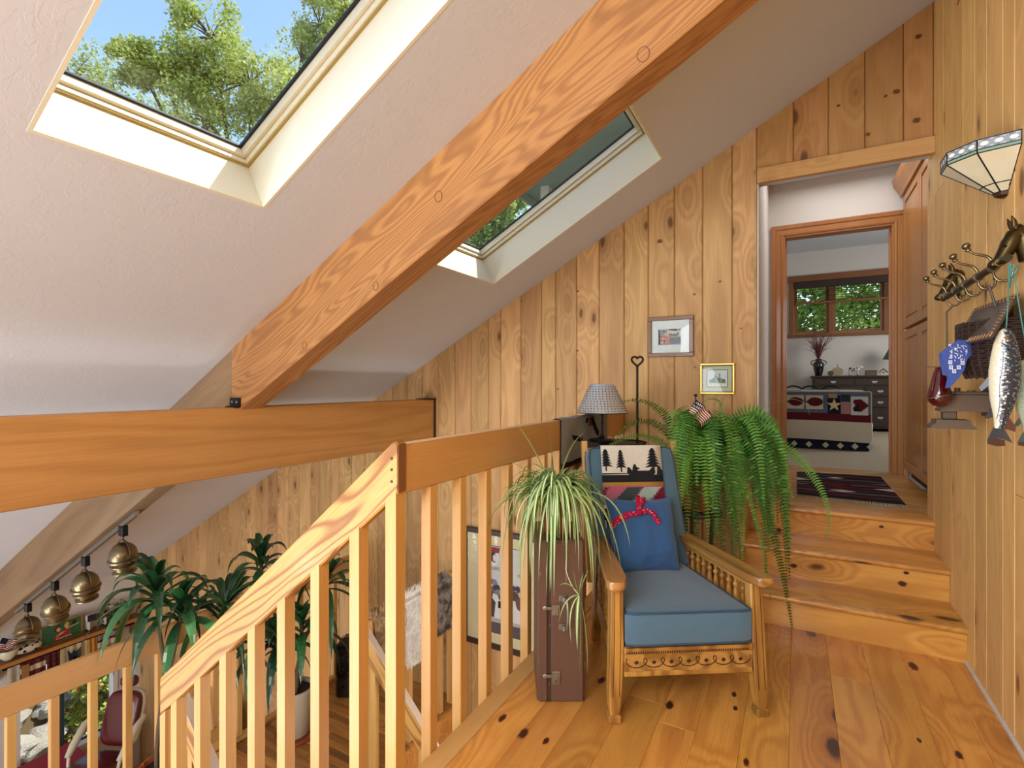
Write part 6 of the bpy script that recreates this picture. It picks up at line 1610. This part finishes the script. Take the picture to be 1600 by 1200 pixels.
# ------------------------------------------------------------------ furs on the far balustrade
def fur(name, lab, y0, y1, l0, l1, mat, n, hair=.045, seed=1, xs=-2.518):
    o = thing(name, lab, 'fur', group='furs over the far balustrade'); r_ = random.Random(seed)
    def fn(u, v):
        s_ = v * (l0 + l1) - l0; w_ = 1 - .35 * abs(2 * v - 1) ** 2 * (.6 + .4 * math.sin(u * 5 + seed)); y = (y0 + y1) / 2 + (y1 - y0) * (u - .5) * w_
        bl = .012 + .018 * math.sin(PI * min(1, max(0, abs(s_) / .3))) * math.sin(PI * u)
        if s_ < 0: return V(xs + .008 + bl, y, -.352 + s_)
        if s_ < .05: return V(xs - s_, y, -.345)
        return V(xs - .058 - bl, y, -.35 - (s_ - .05))
    obj('hide', MB().slab(fn, 10, 20, .012), mat, o, smooth=60)
    m = MB()
    for i in range(n):
        u, v = r_.random(), r_.random(); p = fn(u, v); s_ = v * (l0 + l1) - l0
        out = V(1, 0, 0) if s_ < 0 else V(-.2, 0, 1) if s_ < .05 else V(-1, 0, 0)
        d = (out * .5 + V(0, r_.uniform(-.4, .4), -.8 if s_ < 0 or s_ > .05 else .1)).normalized() * hair * r_.uniform(.6, 1.2); a = V(0, 1, 0) * .0028 + V(.001, 0, 0)
        mid = p + d * .55 + out * hair * .25
        m.add([p - a, p + a, mid + a * .7, mid - a * .7, p + d], [(0, 1, 2, 3), (3, 2, 4)])
    obj('hair', m, mat, o, kind='stuff')
fur('fur_throw', 'sandy brown fur over the near end of the far balustrade', 2.58, 2.86, .34, .55, M['fur_tan'], 3400, seed=3)
fur('fur_throw', 'white fluffy fur in the middle of the far balustrade', 2.88, 3.18, .46, .3, M['fur_white'], 4200, .05, seed=5)
fur('fur_throw', 'grey-brown fur at the wall end of the far balustrade', 3.20, 3.46, .38, .3, M['fur_grey'], 3200, seed=8)
tpp = thing('patterned_chair', 'red and cream patterned upholstered chair in the living room by the plank wall', 'chair', M=T(-5.6, 3.05, LIVE) @ RZ(-.5))
rp_ = random.Random(6)
pcm = lambda u, v: rp_.choice((lin('b8a898'), lin('8a5a54'), lin('7c8288'), lin('c9bca8'), lin('b8a898')))
obj('backrest', MB().slab(lambda u, v: V(-.3 + .6 * u, .25 + .1 * v, .45 + 1.15 * v - .12 * (2 * u - 1) ** 2 * v), 24, 40, .10, pcm), M['cloth'], tpp)
obj('seat', MB().slab(lambda u, v: V(-.3 + .6 * u, -.3 + .6 * v, .46), 20, 20, .12, pcm), M['cloth'], tpp)
for sx in (-.26, .26):
    for y_ in (-.26, .26): obj('leg', MB().box(sx - .02, sx + .02, y_ - .02, y_ + .02, 0, .40), M['darkw'], tpp)

# ------------------------------------------------------------------ barber style chair and red cabinet in the living room
dcM = T(-6.72, 2.78, LIVE + .0) @ RZ(TH - .08)
dch = thing('dental_chair', 'burgundy vinyl antique dental chair with ivory arms by the window', 'chair', M=dcM)
def soft(cx, cy, cz, sx, sy_, sz, M_=I4, e=.35):
    def f(a): return math.copysign(abs(a) ** e, a)
    rings = []
    for i in range(11):
        t = -PI / 2 + PI * i / 10; c, z = abs(math.cos(t)) ** e, f(math.sin(t))
        rings.append([V(cx + sx * c * f(math.cos(2 * PI * k / 24)), cy + sy_ * c * f(math.sin(2 * PI * k / 24)), cz + sz * z) for k in range(24)])
    return MB().loft(rings, M=M_)
obj('backrest', soft(0, 0, .31, .21, .055, .28, T(0, .12, 1.0) @ RX(-.30), .5), M['burg'], dch, smooth=60)
obj('back_shell', soft(0, .05, .31, .22, .04, .30, T(0, .12, 1.0) @ RX(-.30), .5), M['ivory'], dch, smooth=60)
obj('headrest', soft(0, 0, 0, .10, .05, .06, T(0, .32, 1.66), .6), M['burg'], dch, smooth=60)
obj('headrest_post', MB().tube([(0, .29, 1.54), (0, .33, 1.66)], .015, 8), M['steel'], dch)
obj('seat', soft(0, -.22, .98, .25, .30, .07, I4, .5), M['burg'], dch, smooth=60)
obj('seat_pan', soft(0, -.22, .90, .27, .32, .04, I4, .5), M['ivory'], dch, smooth=60)
for sx in (-1, 1):
    obj('arm', MB().tube([(sx * .29, .20, 1.34), (sx * .31, .06, 1.30), (sx * .31, -.08, 1.16), (sx * .30, -.16, 1.08)], [.028, .040, .042, .03], 10), M['ivory'], dch, smooth=60)
    obj('arm_support', MB().tube([(sx * .30, -.14, 1.10), (sx * .29, -.16, 1.0), (sx * .24, -.18, .92)], .018, 8), M['ivory'], dch, smooth=60)
obj('pedestal', MB().lathe([(.34, 0), (.34, .04), (.18, .08), (.10, .2), (.10, .7), (.16, .86)], 24, M=T(0, -.15, 0)), M['ivory'], dch, smooth=60)
obj('leg_rest', soft(0, -.62, .72, .18, .05, .18, I4, .5), M['burg'], dch, smooth=60)
rcb = thing('red_case', 'red glass-topped display case below the living room window', 'case', (-7.45, 2.25, LIVE - .06))
obj('body', MB().box(-.2, .30, -.15, .55, 0, .88, .01), M['redpaint'], rcb)
for k in range(3): obj('trim_line', MB().box(.301, .305, -.13, .53, .60 + k * .08, .61 + k * .08), M['brass'], rcb)
obj('glass_top', MB().box(-.2, .30, -.15, .55, .881, .90, .004), M['redpaint'], rcb)

# ------------------------------------------------------------------ outdoors
gr = struct('ground', 'earth slope outside the living room window', 'ground')
obj('slope', MB().prism([(-7.95, -4, -4.4), (-9.5, -4, -4.2), (-11.6, -4, -1.2), (-30, -4, 2), (-30, -4, -6), (-7.95, -4, -6)], (0, 24, 0)), M['earth'], gr)
obj('terrace', MB().box(-40, 40, 10.8, 60, -6, -.6), M['earth'], gr)
def slope_z(x): return -4.2 + max(0, (-9.5 - x)) * 3.0 / 2.1
rs = random.Random(17)
stone_me = []
for k in range(4):
    m = MB(); rings = []
    for i in range(13):
        t = -PI / 2 + PI * i / 12
        rings.append([V(math.cos(t) * math.cos(2 * PI * j / 20), math.cos(t) * math.sin(2 * PI * j / 20), math.sin(t)) for j in range(20)])
    m.loft(rings)
    for p in m.v:
        f = .78 + .45 * noise.noise(p * 1.3 + V(k * 7, 0, 0)) + .14 * noise.noise(p * 3.5 + V(k, 3, 0)) + .07 * noise.noise(p * 8 + V(k, 3, 0)); p *= f
    stone_me.append(m)
pb = []
for i in range(40):
    x = -9.6 - (i // 5) * .26 + rs.uniform(-.04, .04); y = 2.15 + (i % 5) * .36 + rs.uniform(-.06, .06) + (i // 5) * .07; s_ = rs.uniform(.2, .3)
    rlab = 'pale garden rock outside the window, %s course from the ground, %s from the left' % (('first', 'second', 'third', 'fourth', 'fifth', 'sixth', 'seventh', 'eighth')[i // 5], ('first', 'second', 'third', 'fourth', 'fifth')[i % 5])
    if i < 4:
        o = thing('garden_rock', rlab, 'rock', (x, y, slope_z(x) + .08), rs.uniform(0, 6), group='rocks outside the window')
        c = obj('stone', stone_me[i], M['stone'], o, smooth=35); pb.append((o, c))
    else:
        src = pb[i % 4]; o = src[0].copy(); COL.objects.link(o); c = src[1].copy(); COL.objects.link(c); c.parent = o; o['label'] = rlab
        o.location = (x, y, slope_z(x) + .08); o.rotation_euler = (0, 0, rs.uniform(0, 6))
    o.scale = (s_ * 1.3, s_, s_ * .75)
def leaf_cloud(m, centers, n, size, cols, r_, flat=.6):
    for i in range(n):
        c, rad = centers[r_.randrange(len(centers))]
        d = V(r_.gauss(0, 1), r_.gauss(0, 1), r_.gauss(0, .8)); d = d / max(d.length, .01) * rad * r_.random() ** .45
        p = c + d; a = V(r_.uniform(-1, 1), r_.uniform(-1, 1), r_.uniform(-.8, .5)).normalized(); b = a.cross(V(r_.uniform(-1, 1), r_.uniform(-1, 1), 1)).normalized()
        s_ = size * r_.uniform(.6, 1.3); m.poly([p - a * s_, p + b * s_ * flat, p + a * s_, p - b * s_ * flat], cols[r_.randrange(len(cols))])
def tree(lab, base, blobs, n, size, cols, sub=7, seed=1, trunk=.16, cat='tree', name='tree'):
    r_ = random.Random(seed); o = thing(name, lab, cat, M=T(*base)); B = Vector(base); cs = []; br_ = MB()
    ctr = sum((b[0] for b in blobs), Vector((0, 0, 0))) / len(blobs) - B
    fork = V(ctr.x * .5, ctr.y * .5, ctr.z * .55)
    br_.tube(bez((0, 0, -.2), (0, 0, ctr.z * .3), fork, 6), [trunk * (1 - .08 * i) for i in range(7)], 8)
    for c, rad in blobs:
        c = c - B; br_.tube(bez(fork, (fork + c) * .5 + V(0, 0, .3), c, 6), [trunk * .45 * (1 - .12 * i) for i in range(7)], 6)
        for k in range(sub):
            d = V(r_.gauss(0, 1), r_.gauss(0, 1), r_.gauss(0, 1)).normalized() * rad * r_.uniform(.45, 1.05); q = c + d
            br_.tube(bez(c, c + d * .5 + V(0, 0, .1), q, 3), [trunk * .12, trunk * .09, trunk * .06, trunk * .03], 5)
            cs.append((q, rad * r_.uniform(.22, .5)))
    obj('trunk', br_, M['bark'], o, smooth=60)
    m = MB(); leaf_cloud(m, cs, n, size, cols, r_); obj('foliage', m, M['leafcol'], o, kind='stuff')
    return o
YG = [lin('b4bf5c'), lin('c8cf74'), lin('96a848'), lin('d6d88c')]
GG = [lin('84ac48'), lin('a0c45c'), lin('648c3a'), lin('bcd474')]
tree('tall yellow-green tree seen through the large skylight', (-9.6, 7.4, -2.5),
     [(PX(u, v, 9.2), r_) for u, v, r_ in ((330, 60, .75), (390, 130, .85), (250, 110, .6), (440, 170, .8), (330, 190, .8), (215, 95, .45), (300, 130, .6))], 30000, .034, YG, 22, 3)
tree('second sunlit tree at the right side of the large skylight view', (-6.5, 9.2, -2.5),
     [(PX(u, v, 10.5), r_) for u, v, r_ in ((500, 40, .6), (470, 90, .7), (540, 10, .6), (520, 90, .6))], 14000, .034, YG, 18, 4)
tree('bushy tree low at the left of the large skylight view', (-13.2, 6.0, -2.0),
     [(PX(u, v, 11.5), r_) for u, v, r_ in ((110, 130, .9), (180, 180, 1.0), (250, 225, 1.1), (90, 180, .8), (330, 260, 1.1))], 16000, .04, YG, 16, 5)
tree('leafy tree seen through the far skylight below the eave', (-4.2, 9.4, -.5), [(PX(u, v, 9.5), r_) for u, v, r_ in ((760, 370, .6), (800, 340, .55), (730, 400, .6), (820, 380, .6), (770, 330, .4))], 12000, .036, GG + YG[:2], 16, 6)
for i, (x, y, s_) in enumerate(((-1.2, 12.8, 1), (.3, 13.4, 1.1), (1.6, 12.7, 1.0), (2.9, 13.2, 1.1))):
    tree('leafy green garden tree %s outside the bedroom window' % ('leftmost', 'second from left', 'second from right', 'rightmost')[i], (x, y, -.6),
         [(V(x + a, y + b, c), r_) for a, b, c, r_ in ((0, 0, 2.3, .85), (.5, .2, 3.2, .8), (-.5, .1, 3.0, .8), (.1, -.2, 3.9, .8), (.3, .3, 1.5, .7))], 11000, .055, GG + YG[:1], 16, 10 + i, .10)
for i, (x, y) in enumerate(((-9.6, 3.95), (-9.9, 4.5), (-10.4, 5.1), (-9.3, 3.75))):
    z = slope_z(x)
    tree('yellow-green shrub %s among the rocks outside the living room window' % ('beside the nearest rocks', 'between two other shrubs', 'farthest up the slope', 'closest to the window glass')[i], (x, y, z - .1),
         [(V(x + a, y + b, z + c), r_) for a, b, c, r_ in ((0, 0, .45, .4), (.2, .2, .8, .4), (-.2, .1, 1.1, .4), (0, .3, 1.5, .35))], 2600, .045, YG + [GG[1], lin('d8d850'), lin('c89050')], 6, 30 + i, .03, 'shrub', 'shrub')
ev = struct('roof_eave', 'sage green board soffit of the neighbouring roof seen through the far skylight', 'roof')
for i in range(26):
    y = 4.7 + i * .16; obj('soffit_board', MB().box(-3.35, 1.5, y + .002, y + .158, 3.95, 3.97), M['siding'], ev)
obj('roof_deck', MB().box(-3.35, 1.5, 4.7, 8.9, 3.971, 4.1), M['siding'], ev)
obj('fascia', MB().box(-3.40, -3.35, 4.66, 8.9, 3.86, 4.1), M['siding'], ev)
pp2 = PX(845, 318, 7.0)
obj('post', MB().box(-3.05, -2.93, 6.3, 6.42, -.6, 3.95), M['ivory'], ev)
